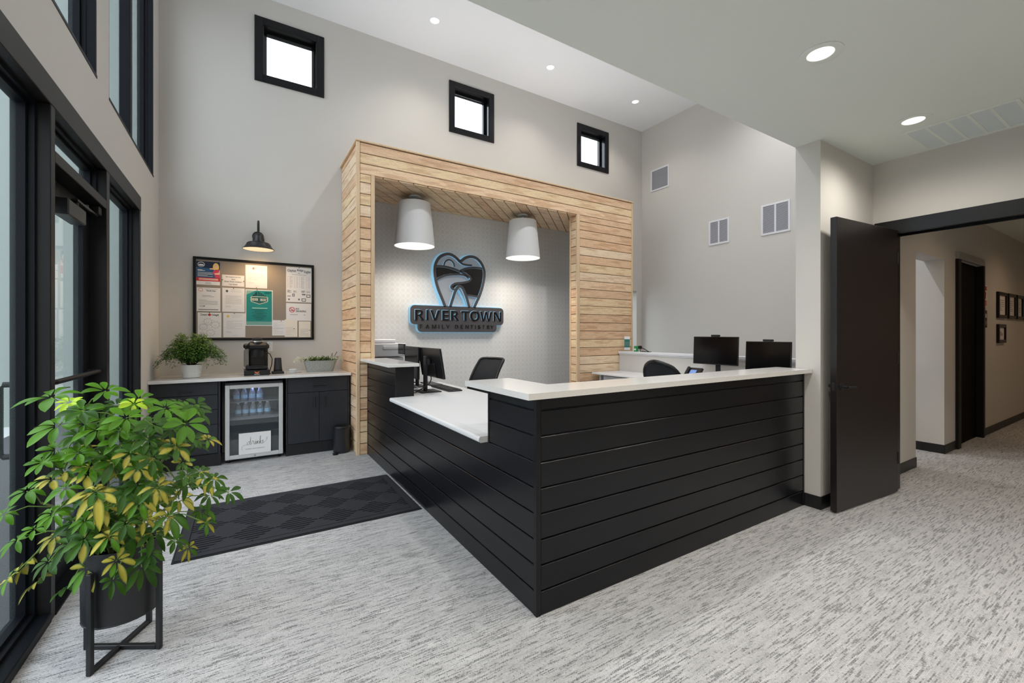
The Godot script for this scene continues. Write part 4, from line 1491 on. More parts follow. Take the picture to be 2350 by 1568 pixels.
func build_fridge():
	var af := 5.345
	var t := thing("drinks_fridge", "undercounter glass door drinks fridge with a stainless steel frame", "fridge", V(0.105, 0, 5.62))
	var s := S()
	bx(s, -0.158, -0.128, 0.03, 0.84, af + 0.04, 5.90)
	bx(s, 0.338, 0.368, 0.03, 0.84, af + 0.04, 5.90)
	bx(s, -0.128, 0.338, 0.80, 0.84, af + 0.04, 5.90)
	bx(s, -0.128, 0.338, 0.03, 0.07, af + 0.04, 5.90)
	bx(s, -0.128, 0.338, 0.07, 0.80, 5.84, 5.90)
	put("body", s, mat(c8(48, 49, 53), 0.6), t)
	b1("lower_liner", M.plastic, t, [-0.125, 0.335, 0.07, 0.30, 5.42, 5.84])
	b1("inner_step", M.plastic, t, [-0.125, 0.335, 0.30, 0.315, 5.40, 5.84], 0.003)
	for y in [0.462, 0.622]:
		b1("shelf", mat(c8(120, 124, 130), 0.4), t, [-0.126, 0.336, y, y + 0.008, 5.42, 5.83], 0.002)
	b1("shelf_front", M.vent_dark, t, [-0.126, 0.336, 0.44, 0.462, 5.41, 5.42], 0.002)
	s = S()
	ring_box(s, -0.160, 0.370, 0.045, 0.818, 0.040, af, af + 0.038, 0.004)
	var d := put("door_frame", s, M.steel, t)
	b1("pane", M.clear, d, [-0.122, 0.332, 0.083, 0.78, af + 0.015, af + 0.018])
	s = S()
	lathe(s, 0, 0, [[0.0, 0.0], [0.009, 0.0], [0.009, 0.004], [0.0, 0.005]], 14, Basis(Vector3.RIGHT, PI / 2))
	var lk := put("lock", s, M.chrome, d)
	lk.mesh = shifted(lk.mesh, V(0.105, 0.065, af))
	s = S()
	for x in [-0.13, 0.34]:
		lathe(s, x, af + 0.08, [[0.0, 0.0], [0.016, 0.0], [0.016, 0.032], [0.0, 0.032]], 12)
		lathe(s, x, 5.86, [[0.0, 0.0], [0.016, 0.0], [0.016, 0.032], [0.0, 0.032]], 12)
	put("foot", s, M.plastic, t)
	b1("unseen_light_strip", glow(Color(0.75, 0.8, 1.0), 0.35), t, [-0.08, 0.29, 0.79, 0.797, 5.46, 5.48])  # unseen strip, placed to light the fridge interior
	done()
	omni(V(0.1, 0.775, 5.47), 0.012, Color(0.72, 0.78, 1.0), 0.03)  # unseen lamp that goes with the strip inside the fridge
	t = thing("drinks_sign", "white card with handwritten style word drinks on the fridge glass", "sign", V(0.105, 0.08, af))
	b1("card", M.paper, t, [-0.040, 0.253, 0.086, 0.306, af - 0.0015, af - 0.0005])
	b1("card_backing", M.paper, t, [-0.040, 0.253, 0.086, 0.306, af - 0.0004, af + 0.0145])
	# the word in pen script, drawn stroke by stroke
	var pen := [["lettering", "0.92,0.52 0.6,0.62 0.3,0.38 0.3,0.08 0.6,0.02 0.92,0.5 1.12,1.5 1.0,0.5 1.0,0.1 1.15,0.0 1.32,0.2"], ["lettering", "1.3,0.15 1.5,0.62 1.56,0.74 1.64,0.6 1.84,0.62 1.84,0.25 1.95,0.0 2.12,0.15"], ["lettering", "2.1,0.12 2.27,0.6 2.25,0.2 2.36,0.0 2.5,0.12"], ["lettering", "2.5,0.12 2.66,0.6 2.64,0.03 2.76,0.45 2.95,0.6 3.0,0.3 3.05,0.02 3.2,0.1"], ["lettering", "3.2,0.1 3.46,0.9 3.52,1.45 3.38,1.4 3.34,0.6 3.34,0.0"], ["lettering", "3.34,0.25 3.58,0.62 3.66,0.48 3.42,0.34 3.6,0.05 3.8,0.12"], ["lettering", "3.8,0.12 4.0,0.55 4.06,0.66 4.16,0.3 4.08,0.02 3.86,0.02"], ["flourish", "4.1,0.08 4.6,0.3 5.0,0.75 5.15,1.15 5.05,1.1 4.95,0.7"], ["flourish", "0.3,0.1 -0.4,0.0 -0.9,-0.3 -1.0,-0.7 -0.8,-0.85"]]
	for q in pen:
		var line := []
		for p in smooth(pts2(q[1]), false, 5):
			line.append(V(0.025 + 0.0377 * p.x, 0.182 + 0.055 * p.y, af - 0.0018))
		s = S()
		tube(s, line, 0.0013 if q[0] == "lettering" else 0.0007, 5)
		put(q[0], s, M.ink, t)
	s = S()
	tube(s, [V(0.112, 0.226, af - 0.0018), V(0.113, 0.229, af - 0.0018)], 0.0014, 6)
	put("lettering", s, M.ink, t)
	letters("lettering", "PLEASE HELP YOURSELF", M.ink_soft, t, 0.022, 0.196, 0.134, 0.143, af - 0.002, 0.0005, font_plain)
	done()
	# bottles
	var clear := pane_mat(0.22, Color(0.75, 0.82, 0.9))
	var lab := mat(c8(150, 190, 220), 0.6)
	var cap := mat(c8(225, 228, 235), 0.5)
	var where := ["first from the left", "second from the left", "third from the left", "fourth from the left", "fifth from the left"]
	for row in 2:
		for k in (5 if row == 0 else 4):
			var x: float = (-0.045 + k * 0.068) if row == 0 else (-0.062 + k * 0.072)
			var y0: float = 0.4703 if row == 0 else 0.6303
			var a: float = 5.50
			t = thing("water_bottle", "clear water bottle with pale blue label, %s on the %s fridge shelf" % [where[k], "lower" if row == 0 else "upper"], "bottle", V(x, y0, a), "water bottles in the fridge")
			var sc := 0.86
			var s2 := S()
			lathe(s2, x, a, [[0.0, y0], [0.028, y0], [0.031, y0 + 0.006], [0.031, y0 + 0.085 * sc], [0.029, y0 + 0.1 * sc], [0.02, y0 + 0.13 * sc], [0.0125, y0 + 0.15 * sc], [0.0125, y0 + 0.155 * sc]], 24)
			put("bottle_body", s2, clear, t)
			s2 = S()
			lathe(s2, x, a, [[0.0315, y0 + 0.028], [0.0315, y0 + 0.064]], 24)
			put("bottle_label", s2, lab, t)
			s2 = S()
			lathe(s2, x, a, [[0.0, y0 + 0.168 * sc], [0.013, y0 + 0.168 * sc], [0.0142, y0 + 0.163 * sc], [0.0142, y0 + 0.15 * sc], [0.0, y0 + 0.15 * sc]], 16)
			put("cap", s2, cap, t)
			done()

func blade(s: SurfaceTool, p: Vector3, d: Vector3, n: Vector3, L: float, w: float, droop: float, seg := 5):
	var sd := d.cross(n).normalized()
	var prev := []
	for i in seg + 1:
		var q := float(i) / seg
		var c := p + d * (L * q) - Vector3.UP * (droop * L * q * q)
		var hw := w * sin(PI * clampf(0.12 + 0.88 * q, 0, 1)) * 0.5 + 0.0004
		var cur := [c - sd * hw, c + sd * hw]
		if i > 0:
			face(s, [prev[0], prev[1], cur[1], cur[0]], n)
		prev = cur

func build_trough():
	var t := thing("trough_planter", "weathered galvanised trough planter with green succulents and drooping cream flowers", "planter", V(0.79, 0.9, 5.65))
	var zinc := tex_mat(speckle_image(c8(140, 148, 148), c8(166, 165, 152), 0.05, -0.2, 0.4, 15), 0.6)
	zinc.uv1_triplanar = true
	zinc.uv1_scale = Vector3(4, 4, 4)
	var s := S()
	var lo := []
	var hi := []
	var seg := 20
	for k in seg:
		var th := TAU * k / seg
		var cx := signf(cos(th)) * pow(absf(cos(th)), 0.35)
		var cz := signf(sin(th)) * pow(absf(sin(th)), 0.6)
		lo.append(V(0.785 + cx * 0.145, 0.9005, 5.65 + cz * 0.055))
		hi.append(V(0.785 + cx * 0.182, 1.03, 5.65 + cz * 0.08))
	for k in seg:
		var k2 := (k + 1) % seg
		var c := V(0.785, 0.96, 5.65)
		face(s, [lo[k], lo[k2], hi[k2], hi[k]], (lo[k] + hi[k2]) / 2 - c)
		face(s, [lo[k] * 1.0 + Vector3(0, 0.004, 0), lo[k2] + Vector3(0, 0.004, 0), hi[k2].lerp(c + Vector3(0, 0.07, 0), 0.03), hi[k].lerp(c + Vector3(0, 0.07, 0), 0.03)], c - (lo[k] + hi[k2]) / 2)
	face(s, lo, Vector3.DOWN)
	put("trough", s, zinc, t)
	s = S()
	tube(s, hi + [hi[0]], 0.005, 6)
	put("rolled_rim", s, zinc, t)
	s = S()
	face(s, hi.map(func(p): return (p as Vector3).lerp(V(0.785, 1.0, 5.65), 0.06) + Vector3(0, -0.012, 0)), Vector3.UP)
	put("soil", s, M.soil, t)
	s = S()
	var r := RandomNumberGenerator.new()
	r.seed = 77
	for c in [[0.64, 0.07], [0.67, 0.085], [0.70, 0.095], [0.74, 0.10], [0.78, 0.085], [0.82, 0.08], [0.855, 0.09], [0.89, 0.11], [0.925, 0.10]]:
		for k in 16:
			var th := r.randf() * TAU
			var up := r.randf_range(0.5, 1.4)
			var d := Vector3(cos(th), up, sin(th)).normalized()
			vc = Color(0.07, 0.14, 0.035).lerp(Color(0.24, 0.32, 0.12), r.randf())
			blade(s, V(c[0], 1.015, 5.65), d, Vector3(-sin(th), 0.3, cos(th)).normalized().cross(d), r.randf_range(0.7, 1.35) * c[1], 0.015, 0.1)
	for p in [[0.90, 0.105, 0.3], [0.935, 0.12, 0.5]]:
		vc = Color(0.03, 0.045, 0.025)
		tube(s, [V(p[0], 1.015, 5.64), V(p[0] + p[2] * 0.03, 1.015 + p[1] * 0.6, 5.64), V(p[0] + p[2] * 0.08, 1.015 + p[1], 5.63)], 0.002, 5, 0.004)
	vc = Color.WHITE
	var gm: StandardMaterial3D = M.leaf
	put("succulent", s, gm, t)
	s = S()
	for sd in [[0.64, -1.0, 0.13], [0.60, -1.0, 0.10], [0.66, -0.8, 0.11], [0.93, 1.0, 0.08], [0.95, 1.0, 0.09], [0.90, 0.8, 0.09]]:
		for k in 42:
			var q := r.randf()
			var L: float = sd[2]
			var c := V(sd[0] + sd[1] * L * q, 1.03 + 0.055 * sin(q * 2.4) - 0.05 * q * q + r.randf_range(-0.012, 0.012), 5.60 + r.randf_range(-0.03, 0.05))
			vc = Color(0.62, 0.60, 0.47).lerp(Color(0.42, 0.45, 0.27), r.randf())
			var th := r.randf() * TAU
			blade(s, c, Vector3(cos(th) * 0.6 + sd[1] * 0.5, r.randf_range(-0.7, 0.4), sin(th) * 0.5).normalized(), Vector3(r.randf_range(-0.3, 0.3), 0.8, r.randf_range(0.2, 0.7)).normalized(), 0.02, 0.008, 0.2, 3)
	vc = Color.WHITE
	put("cream_flower", s, gm, t).set_meta("kind", "stuff")
	done()

func build_fern():
	var cx := -0.455
	var ca := 5.56
	var t := thing("potted_fern", "bushy green fern in a ribbed white pot on the white worktop", "plant", V(cx, 0.9, ca))
	var s := S()
	var prof := [[0.0, 0.9005], [0.07, 0.9005], [0.076, 0.905]]
	for k in 28:
		var q := k / 27.0
		prof.append([0.077 + 0.016 * q + (0.0012 if k % 2 else -0.0008), 0.908 + 0.122 * q])
	prof.append_array([[0.094, 1.034], [0.088, 1.034], [0.086, 1.02]])
	lathe(s, cx, ca, prof, 48)
	put("pot", s, M.white_gloss, t)
	s = S()
	lathe(s, cx, ca, [[0.0, 1.022], [0.088, 1.02]], 32)
	put("soil", s, M.soil, t)
	var r := RandomNumberGenerator.new()
	r.seed = 31
	s = S()
	var st := S()
	for k in 150:
		var th := r.randf() * TAU
		var reach := r.randf_range(0.08, 0.29)
		var rise := lerpf(0.40, 0.17, reach / 0.29) + r.randf_range(-0.05, 0.06)
		var sz := 0.8
		var sag := r.randf_range(0.9, 1.1)
		var pp := []
		for i in 9:
			var q := i / 8.0
			var drop := (0.10 + 0.32 * reach) * pow(q, 3.0) * sag
			var p := V(cx + cos(th) * (0.03 + reach * q), 1.03 + rise * sin(q * 1.75) - drop * 0.8, ca + sin(th) * (0.03 + reach * q) * sz)
			p.z = maxf(p.z, -AB + 0.02)
			p.x = maxf(p.x, XL + 0.02)
			pp.append(p)
		vc = Color(0.05, 0.06, 0.025)
		tube(st, pp, 0.0014, 4)
		for i in range(2, 9):
			for j in 8:
				var q := r.randf()
				var p: Vector3 = pp[i - 1].lerp(pp[i], q)
				var a := r.randf() * TAU
				var e := Vector3(cos(a), r.randf_range(-0.5, 0.35), sin(a)).normalized()
				var young := clampf((p.y - 1.15) * 3.0, 0, 1)
				vc = Color(0.065, 0.16, 0.025).lerp(Color(0.32, 0.44, 0.08), young * r.randf_range(0.3, 1.0))
				var c := p + e * r.randf_range(0.004, 0.03)
				c.z = maxf(c.z, -AB + 0.03)
				c.x = maxf(c.x, XL + 0.03)
				var n := Vector3(r.randf_range(-0.5, 0.5), 0.8, r.randf_range(-0.1, 0.7)).normalized()
				blade(s, c, e, n, r.randf_range(0.010, 0.021), r.randf_range(0.008, 0.014), 0.3, 2)
	vc = Color.WHITE
	put("frond_leaflet", s, M.leaf, t).set_meta("kind", "stuff")
	put("frond_stem", st, M.leaf, t).set_meta("kind", "stuff")
	done()

# ---------------------------------------------------------------- notice board
func print_lines(s: SurfaceTool, x0: float, x1: float, y0: float, y1: float, n: int, a: float, r: RandomNumberGenerator, h := 0.0022):
	for k in n:
		var y := lerpf(y1, y0, (k + 0.5) / n)
		var e := x1 if r.randf() < 0.7 else lerpf(x0, x1, r.randf_range(0.4, 0.9))
		bx(s, x0, e, y - h / 2, y + h / 2, a - 0.0004, a)

func pin(parent: Node, x: float, y: float, a: float, m: Material):
	var s := S()
	lathe(s, 0, 0, [[0.0, 0.0], [0.003, 0.0], [0.003, 0.006], [0.005, 0.009], [0.004, 0.011], [0.0, 0.012]], 10, Basis(Vector3.RIGHT, PI / 2))
	var o := put("push_pin", s, m, parent)
	o.mesh = shifted(o.mesh, V(x, y, a))

func ellipse(cx: float, cy: float, rx: float, ry: float, seg := 24, a0 := 0.0, a1 := TAU) -> PackedVector2Array:
	var p := PackedVector2Array()
	for k in seg:
		var th := lerpf(a0, a1, float(k) / (seg if a1 - a0 >= TAU - 0.01 else seg - 1))
		p.append(Vector2(cx + rx * cos(th), cy + ry * sin(th)))
	return p

func flat(called: String, poly: PackedVector2Array, a: float, m: Material, parent: Node):
	var s := S()
	slab_poly(s, poly, a - 0.0004, a)
	put(called, s, m, parent)

func notice(label: String, r: Array, a: float, m: Material, group := "sheets on the notice board") -> Node3D:
	var t := thing("notice", label, "notice", V((r[0] + r[1]) / 2, r[2], a), group)
	b1("sheet", m, t, [r[0], r[1], r[2], r[3], a - 0.0008, a])
	return t

func build_board():
	var t := thing("notice_board", "black framed taupe fabric notice board covered with sheets", "notice board", V(0.14, 1.279, AB))
	var s := S()
	ring_box(s, -0.472, 0.752, 1.279, 2.211, 0.027, AB - 0.024, AB - 0.001, 0.003)
	put("frame", s, M.black_trim, t)
	var fab := tex_mat(speckle_image(c8(158, 146, 132), c8(140, 129, 117), 0.35, -0.5, 0.5, 3), 0.95)
	fab.uv1_triplanar = true
	fab.uv1_scale = Vector3(5, 5, 5)
	b1("fabric_panel", fab, t, [-0.446, 0.726, 1.305, 2.185, AB - 0.012, AB - 0.002])
	done()
	var a := AB - 0.0125
	var af := a - 0.0008
	var r := RandomNumberGenerator.new()
	r.seed = 9
	var navy := mat(c8(28, 40, 66), 0.7)
	var blue := mat(c8(44, 92, 134), 0.7)
	var red := mat(c8(206, 30, 36), 0.7)
	var blonde := mat(c8(240, 205, 110), 0.7)
	var skin := mat(c8(240, 190, 160), 0.7)
	var pink := mat(c8(214, 70, 100), 0.7)
	var cream := mat(c8(236, 228, 214), 0.8)
	var yellow := mat(c8(226, 190, 60), 0.6)
	# 1 poster with a figure
	t = notice("blue and red poster with a blonde woman in pink, top left of the notice board", [-0.442, -0.225, 1.902, 2.163], a, M.paper)
	flat("print", rrect(-0.442, -0.225, 1.975, 2.163, 0.001, 1), af, blue, t)
	flat("print", PackedVector2Array([Vector2(-0.442, 2.163), Vector2(-0.442, 2.10), Vector2(-0.225, 2.075), Vector2(-0.225, 2.163)]), af - 0.0004, navy, t)
	flat("print", rrect(-0.442, -0.225, 1.944, 1.982, 0.001, 1), af - 0.0004, red, t)
	flat("badge", ellipse(-0.398, 2.128, 0.033, 0.028), af - 0.0008, M.paper, t)
	flat("badge", ellipse(-0.398, 2.127, 0.028, 0.022), af - 0.0012, navy, t)
	flat("badge", ellipse(-0.398, 2.122, 0.024, 0.010), af - 0.0016, M.paper, t)
	flat("figure_hair", ellipse(-0.262, 2.105, 0.029, 0.046), af - 0.0008, blonde, t)
	flat("figure_dress", PackedVector2Array([Vector2(-0.297, 2.04), Vector2(-0.275, 2.075), Vector2(-0.235, 2.08), Vector2(-0.226, 2.04), Vector2(-0.226, 1.985), Vector2(-0.27, 1.985), Vector2(-0.28, 2.02)]), af - 0.0012, pink, t)
	flat("figure_face", ellipse(-0.262, 2.112, 0.016, 0.021), af - 0.0014, skin, t)
	flat("figure_arm", PackedVector2Array([Vector2(-0.325, 2.088), Vector2(-0.29, 2.092), Vector2(-0.283, 2.078), Vector2(-0.315, 2.076)]), af - 0.0012, skin, t)
	flat("figure_arm", PackedVector2Array([Vector2(-0.28, 2.034), Vector2(-0.235, 2.045), Vector2(-0.226, 2.09), Vector2(-0.226, 2.022), Vector2(-0.27, 2.02)]), af - 0.0016, skin, t)
	s = S()
	print_lines(s, -0.43, -0.335, 2.055, 2.072, 2, af - 0.0006, r, 0.006)
	print_lines(s, -0.43, -0.29, 1.992, 2.045, 5, af - 0.0006, r, 0.003)
	print_lines(s, -0.42, -0.24, 1.952, 1.976, 2, af - 0.001, r, 0.006)
	put("print_text", s, cream, t)
	s = S()
	print_lines(s, -0.36, -0.30, 1.91, 1.935, 3, af, r)
	put("print_text", s, M.ink_soft, t)
	done()
	# 2 thank you letter
	t = notice("white thank you letter below the blue poster on the notice board", [-0.438, -0.221, 1.606, 1.870], a, M.paper)
	flat("badge", ellipse(-0.402, 1.845, 0.021, 0.020), af, red, t)
	flat("badge", ellipse(-0.402, 1.845, 0.018, 0.016), af - 0.0004, M.paper, t)
	letters("lettering", "Thank You!", M.ink, t, -0.352, -0.265, 1.828, 1.846, af - 0.0003, 0.0004)
	s = S()
	print_lines(s, -0.37, -0.25, 1.845, 1.865, 1, af, r)
	print_lines(s, -0.39, -0.28, 1.762, 1.79, 2, af, r, 0.003)
	print_lines(s, -0.42, -0.245, 1.675, 1.74, 5, af, r)
	bx(s, -0.424, -0.24, 1.621, 1.628, af - 0.0004, af)
	bx(s, -0.415, -0.375, 1.66, 1.664, af - 0.0004, af)
	put("print_text", s, M.ink_soft, t)
	pin(t, -0.37, 1.663, af, M.plastic)
	done()
	# 3 cover your cough
	t = notice("white Cover Cough poster with cartoon germs, bottom left of the notice board", [-0.430, -0.211, 1.312, 1.592], a, M.paper)
	letters("lettering", "Cover", M.ink, t, -0.404, -0.343, 1.556, 1.578, af - 0.0003, 0.0004)
	letters("lettering", "Cough", M.ink, t, -0.302, -0.236, 1.551, 1.578, af - 0.0003, 0.0004)
	flat("badge", ellipse(-0.322, 1.566, 0.014, 0.012), af, red, t)
	s = S()
	for g in [[-0.338, 1.49, 0.036], [-0.378, 1.43, 0.034], [-0.268, 1.455, 0.037], [-0.312, 1.365, 0.036], [-0.39, 1.35, 0.02]]:
		var ring := []
		for k in 21:
			ring.append(V(g[0] + g[2] * cos(TAU * k / 20), g[1] + g[2] * 0.9 * sin(TAU * k / 20), af))
		tube(s, ring, 0.0008, 4)
		for k in 9:
			var d := Vector3(cos(TAU * k / 9 + g[0]), sin(TAU * k / 9 + g[0]), 0)
			tube(s, [V(g[0], g[1], af) + d * g[2], V(g[0], g[1], af) + d * (g[2] + 0.012)], 0.0008, 4)
		for sd in [-1, 1]:
			lathe(s, g[0] + sd * 0.01, -(-af), [[0.0, g[1]], [0.002, g[1]], [0.0, g[1] + 0.003]], 6)
		tube(s, [V(g[0] - 0.012, g[1] - 0.008, af), V(g[0], g[1] - 0.014, af), V(g[0] + 0.012, g[1] - 0.008, af)], 0.0008, 4)
	put("print_drawing", s, M.ink_soft, t)
	pin(t, -0.322, 1.588, af, M.plastic)
	done()
	# 4 car show card
	t = notice("small white card reading We Supported the River Park Cruiser Car Show", [-0.205, 0.011, 1.898, 2.028], a, M.paper)
	var row := [["We Supported the", -0.172, -0.024, 1.996, 2.012], ["2023", -0.115, -0.08, 1.972, 1.984], ["River Park Cruiser", -0.182, -0.014, 1.944, 1.960], ["Car Show", -0.14, -0.057, 1.914, 1.929]]
	for q in row:
		letters("lettering", q[0], M.ink_soft, t, q[1], q[2], q[3], q[4], af - 0.0003, 0.0004)
	s = S()
	ring_box(s, -0.199, 0.005, 1.904, 2.022, 0.002, af - 0.0004, af)
	put("print_border", s, skin, t)
	pin(t, -0.2, 1.968, af, M.plastic)
	pin(t, 0.005, 1.962, af, M.plastic)
	done()
	# 5, 6, 7 letters
	var lt := [["white typed letter with a small grey crest, under the car show card", [-0.203, 0.013, 1.605, 1.880], M.ink_soft, 9], ["white typed letter with a yellow crest, bottom row beside the germ poster", [-0.194, 0.021, 1.314, 1.592], yellow, 7], ["white typed letter with a reddish heading, top row above the teal poster", [0.022, 0.242, 1.892, 2.159], mat(c8(190, 120, 100), 0.7), 8]]
	for q in lt:
		var b: Array = q[1]
		t = notice(q[0], b, a, M.paper)
		flat("crest", ellipse(b[0] + (0.045 if q[3] != 8 else 0.08), b[3] - 0.038, 0.012, 0.014), af, q[2], t)
		s = S()
		print_lines(s, b[0] + 0.08, b[1] - 0.03, b[3] - 0.05, b[3] - 0.012, 3, af, r)
		print_lines(s, b[0] + 0.03, b[1] - 0.03, b[2] + 0.09, b[3] - 0.085, q[3], af, r)
		print_lines(s, b[0] + 0.03, b[0] + 0.08, b[2] + 0.05, b[2] + 0.07, 2, af, r)
		print_lines(s, b[0] + 0.09, b[1] - 0.08, b[2] + 0.018, b[2] + 0.026, 1, af, r)
		put("print_text", s, mat(c8(170, 170, 176), 0.8), t)
		pin(t, (b[0] + b[1]) / 2, b[3] - 0.006 if q[3] != 8 else b[2] + 0.004, af, M.plastic if q[3] != 8 else mat(c8(110, 70, 40), 0.4))
		done()
	# 8 teal poster
	t = notice("teal River Music concert poster with a white border, centre of the notice board", [0.022, 0.300, 1.447, 1.872], a - 0.001, M.paper)
	var a8 := af - 0.001
	var teal := mat(c8(22, 136, 130), 0.65)
	var dark := mat(c8(14, 60, 62), 0.65)
	flat("print", rrect(0.030, 0.292, 1.456, 1.863, 0.001, 1), a8, teal, t)
	flat("print", rrect(0.030, 0.292, 1.456, 1.498, 0.001, 1), a8 - 0.0004, mat(c8(120, 170, 158), 0.7), t)
	flat("print", PackedVector2Array([Vector2(0.030, 1.81), Vector2(0.030, 1.863), Vector2(0.062, 1.863), Vector2(0.125, 1.863)]), a8 - 0.0004, mat(c8(140, 178, 160), 0.7), t)
	var city := PackedVector2Array([Vector2(0.088, 1.795), Vector2(0.1, 1.815), Vector2(0.115, 1.82), Vector2(0.118, 1.84), Vector2(0.14, 1.85), Vector2(0.142, 1.80)])
	flat("print_skyline", city, a8 - 0.0004, dark, t)
	for q in [[0.148, 0.158, 1.853], [0.162, 0.172, 1.845], [0.176, 0.188, 1.835], [0.192, 0.206, 1.824], [0.21, 0.232, 1.81]]:
		flat("print_skyline", PackedVector2Array([Vector2(q[0], 1.797), Vector2(q[1], 1.797), Vector2(q[1], q[2] - 0.004), Vector2(q[0], q[2])]), a8 - 0.0004, dark, t)
	flat("print_banner", PackedVector2Array([Vector2(0.078, 1.792), Vector2(0.245, 1.792), Vector2(0.245, 1.730), Vector2(0.162, 1.702), Vector2(0.078, 1.730)]), a8 - 0.0004, mat(c8(226, 222, 196), 0.7), t)
	flat("print_banner", PackedVector2Array([Vector2(0.083, 1.787), Vector2(0.240, 1.787), Vector2(0.240, 1.734), Vector2(0.162, 1.708), Vector2(0.083, 1.734)]), a8 - 0.0008, mat(c8(20, 96, 94), 0.7), t)
	letters("lettering", "RIVER", cream, t, 0.088, 0.148, 1.742, 1.772, a8 - 0.0012, 0.0004)
	letters("lettering", "MUSIC", cream, t, 0.172, 0.234, 1.740, 1.770, a8 - 0.0012, 0.0004)
	s = S()
	for q in [[0.07, 0.078], [0.245, 0.254]]:
		for k in 3:
			bx(s, q[0], q[1], 1.742 + k * 0.016, 1.75 + k * 0.016, a8 - 0.0006, a8)
	print_lines(s, 0.088, 0.245, 1.648, 1.664, 1, a8 - 0.0002, r, 0.010)
	put("print_text", s, mat(c8(160, 206, 190), 0.7), t)
	s = S()
	for k in 11:
		var hw := r.randf_range(0.03, 0.08)
		bx(s, 0.163 - hw, 0.163 + hw, 1.634 - k * 0.0118, 1.638 - k * 0.0118, a8 - 0.0006, a8)
	print_lines(s, 0.05, 0.09, 1.525, 1.545, 2, a8, r)
	print_lines(s, 0.23, 0.275, 1.525, 1.545, 2, a8, r)
	print_lines(s, 0.215, 0.285, 1.825, 1.85, 2, a8, r, 0.006)
	put("print_text", s, dark, t)
	pin(t, 0.138, 1.868, a8, mat(c8(110, 70, 40), 0.4))
	done()
	# 9 sports schedule
	t = notice("white Clayton Ridge Eagles schedule sheet with small adverts, right of the notice board", [0.442, 0.725, 1.743, 2.170], a, M.paper)
	letters("lettering", "Clayton", M.ink, t, 0.458, 0.550, 2.102, 2.142, af - 0.0003, 0.0004)
	letters("lettering", "Ridge", M.ink, t, 0.563, 0.632, 2.117, 2.150, af - 0.0003, 0.0004)
	letters("lettering", "Eagles", M.ink, t, 0.642, 0.714, 2.098, 2.138, af - 0.0003, 0.0004)
	letters("lettering", "2023", M.ink, t, 0.572, 0.598, 2.096, 2.103, af - 0.0003, 0.0004)
	letters("lettering", "VARSITY AND SUMMER SCHEDULE", M.ink, t, 0.505, 0.665, 2.076, 2.083, af - 0.0003, 0.0004, font_plain)
	s = S()
	for c in [[0.455, 0.468], [0.478, 0.515], [0.53, 0.54], [0.555, 0.57], [0.585, 0.592], [0.605, 0.64], [0.665, 0.672], [0.69, 0.705]]:
		print_lines(s, c[0], c[1], 1.915, 2.06, 18, af, r, 0.0025)
	put("print_text", s, mat(c8(176, 172, 172), 0.8), t)
	s = S()
	for q in [[0.51, 0.535, 1.812, 1.845], [0.618, 0.655, 1.832, 1.846], [0.667, 0.712, 1.805, 1.84], [0.613, 0.66, 1.755, 1.79], [0.465, 0.482, 1.766, 1.782], [0.575, 0.592, 1.768, 1.786], [0.455, 0.495, 1.812, 1.819]]:
		ring_box(s, q[0], q[1], q[2], q[3], 0.006 if q[3] - q[2] > 0.013 else 0.003, af - 0.0004, af)
	print_lines(s, 0.455, 0.50, 1.855, 1.89, 4, af, r, 0.004)
	print_lines(s, 0.52, 0.56, 1.858, 1.885, 3, af, r, 0.003)
	print_lines(s, 0.61, 0.65, 1.86, 1.888, 3, af, r, 0.004)
	print_lines(s, 0.665, 0.71, 1.86, 1.885, 3, af, r, 0.002)
	put("print_adverts", s, M.ink, t)
	pin(t, 0.585, 2.163, af, M.plastic)
	done()
	# 10 no smoking
	t = notice("white NO SMOKING sheet with a red prohibition ring under the schedule", [0.442, 0.722, 1.515, 1.728], a, M.paper)
	s = S()
	var rg := PackedVector2Array()
	for k in 33:
		rg.append(Vector2(0.507 + 0.029 * cos(TAU * k / 32), 1.648 + 0.029 * sin(TAU * k / 32)))
	band(s, s, rg, 0.007, af - 0.0008, af)
	band(s, s, PackedVector2Array([Vector2(0.487, 1.668), Vector2(0.527, 1.628)]), 0.006, af - 0.001, af)
	put("print_ring", s, red, t)
	s = S()
	bx(s, 0.488, 0.526, 1.638, 1.645, af - 0.0004, af)
	bx(s, 0.517, 0.521, 1.648, 1.662, af - 0.0004, af)
	put("print_cigarette", s, M.ink, t)
	letters("lettering", "NO", M.ink, t, 0.548, 0.584, 1.650, 1.670, af - 0.0003, 0.0004)
	letters("lettering", "SMOKING", M.ink, t, 0.549, 0.662, 1.621, 1.642, af - 0.0003, 0.0004)
	s = S()
	print_lines(s, 0.485, 0.62, 1.585, 1.592, 1, af, r, 0.004)
	print_lines(s, 0.638, 0.66, 1.583, 1.59, 1, af, r, 0.005)
	put("print_text", s, M.ink_soft, t)
	done()
	# 11 to 13 small notes
	var nt := [["small white handwritten note in two halves beside the lower teal poster corner", [0.294, 0.432, 1.333, 1.517], M.paper, 11], ["cream handwritten card pinned under the NO SMOKING sheet, left of two", [0.428, 0.566, 1.316, 1.528], cream, 6], ["cream handwritten card pinned under the NO SMOKING sheet, right of two", [0.581, 0.712, 1.313, 1.507], cream, 9]]
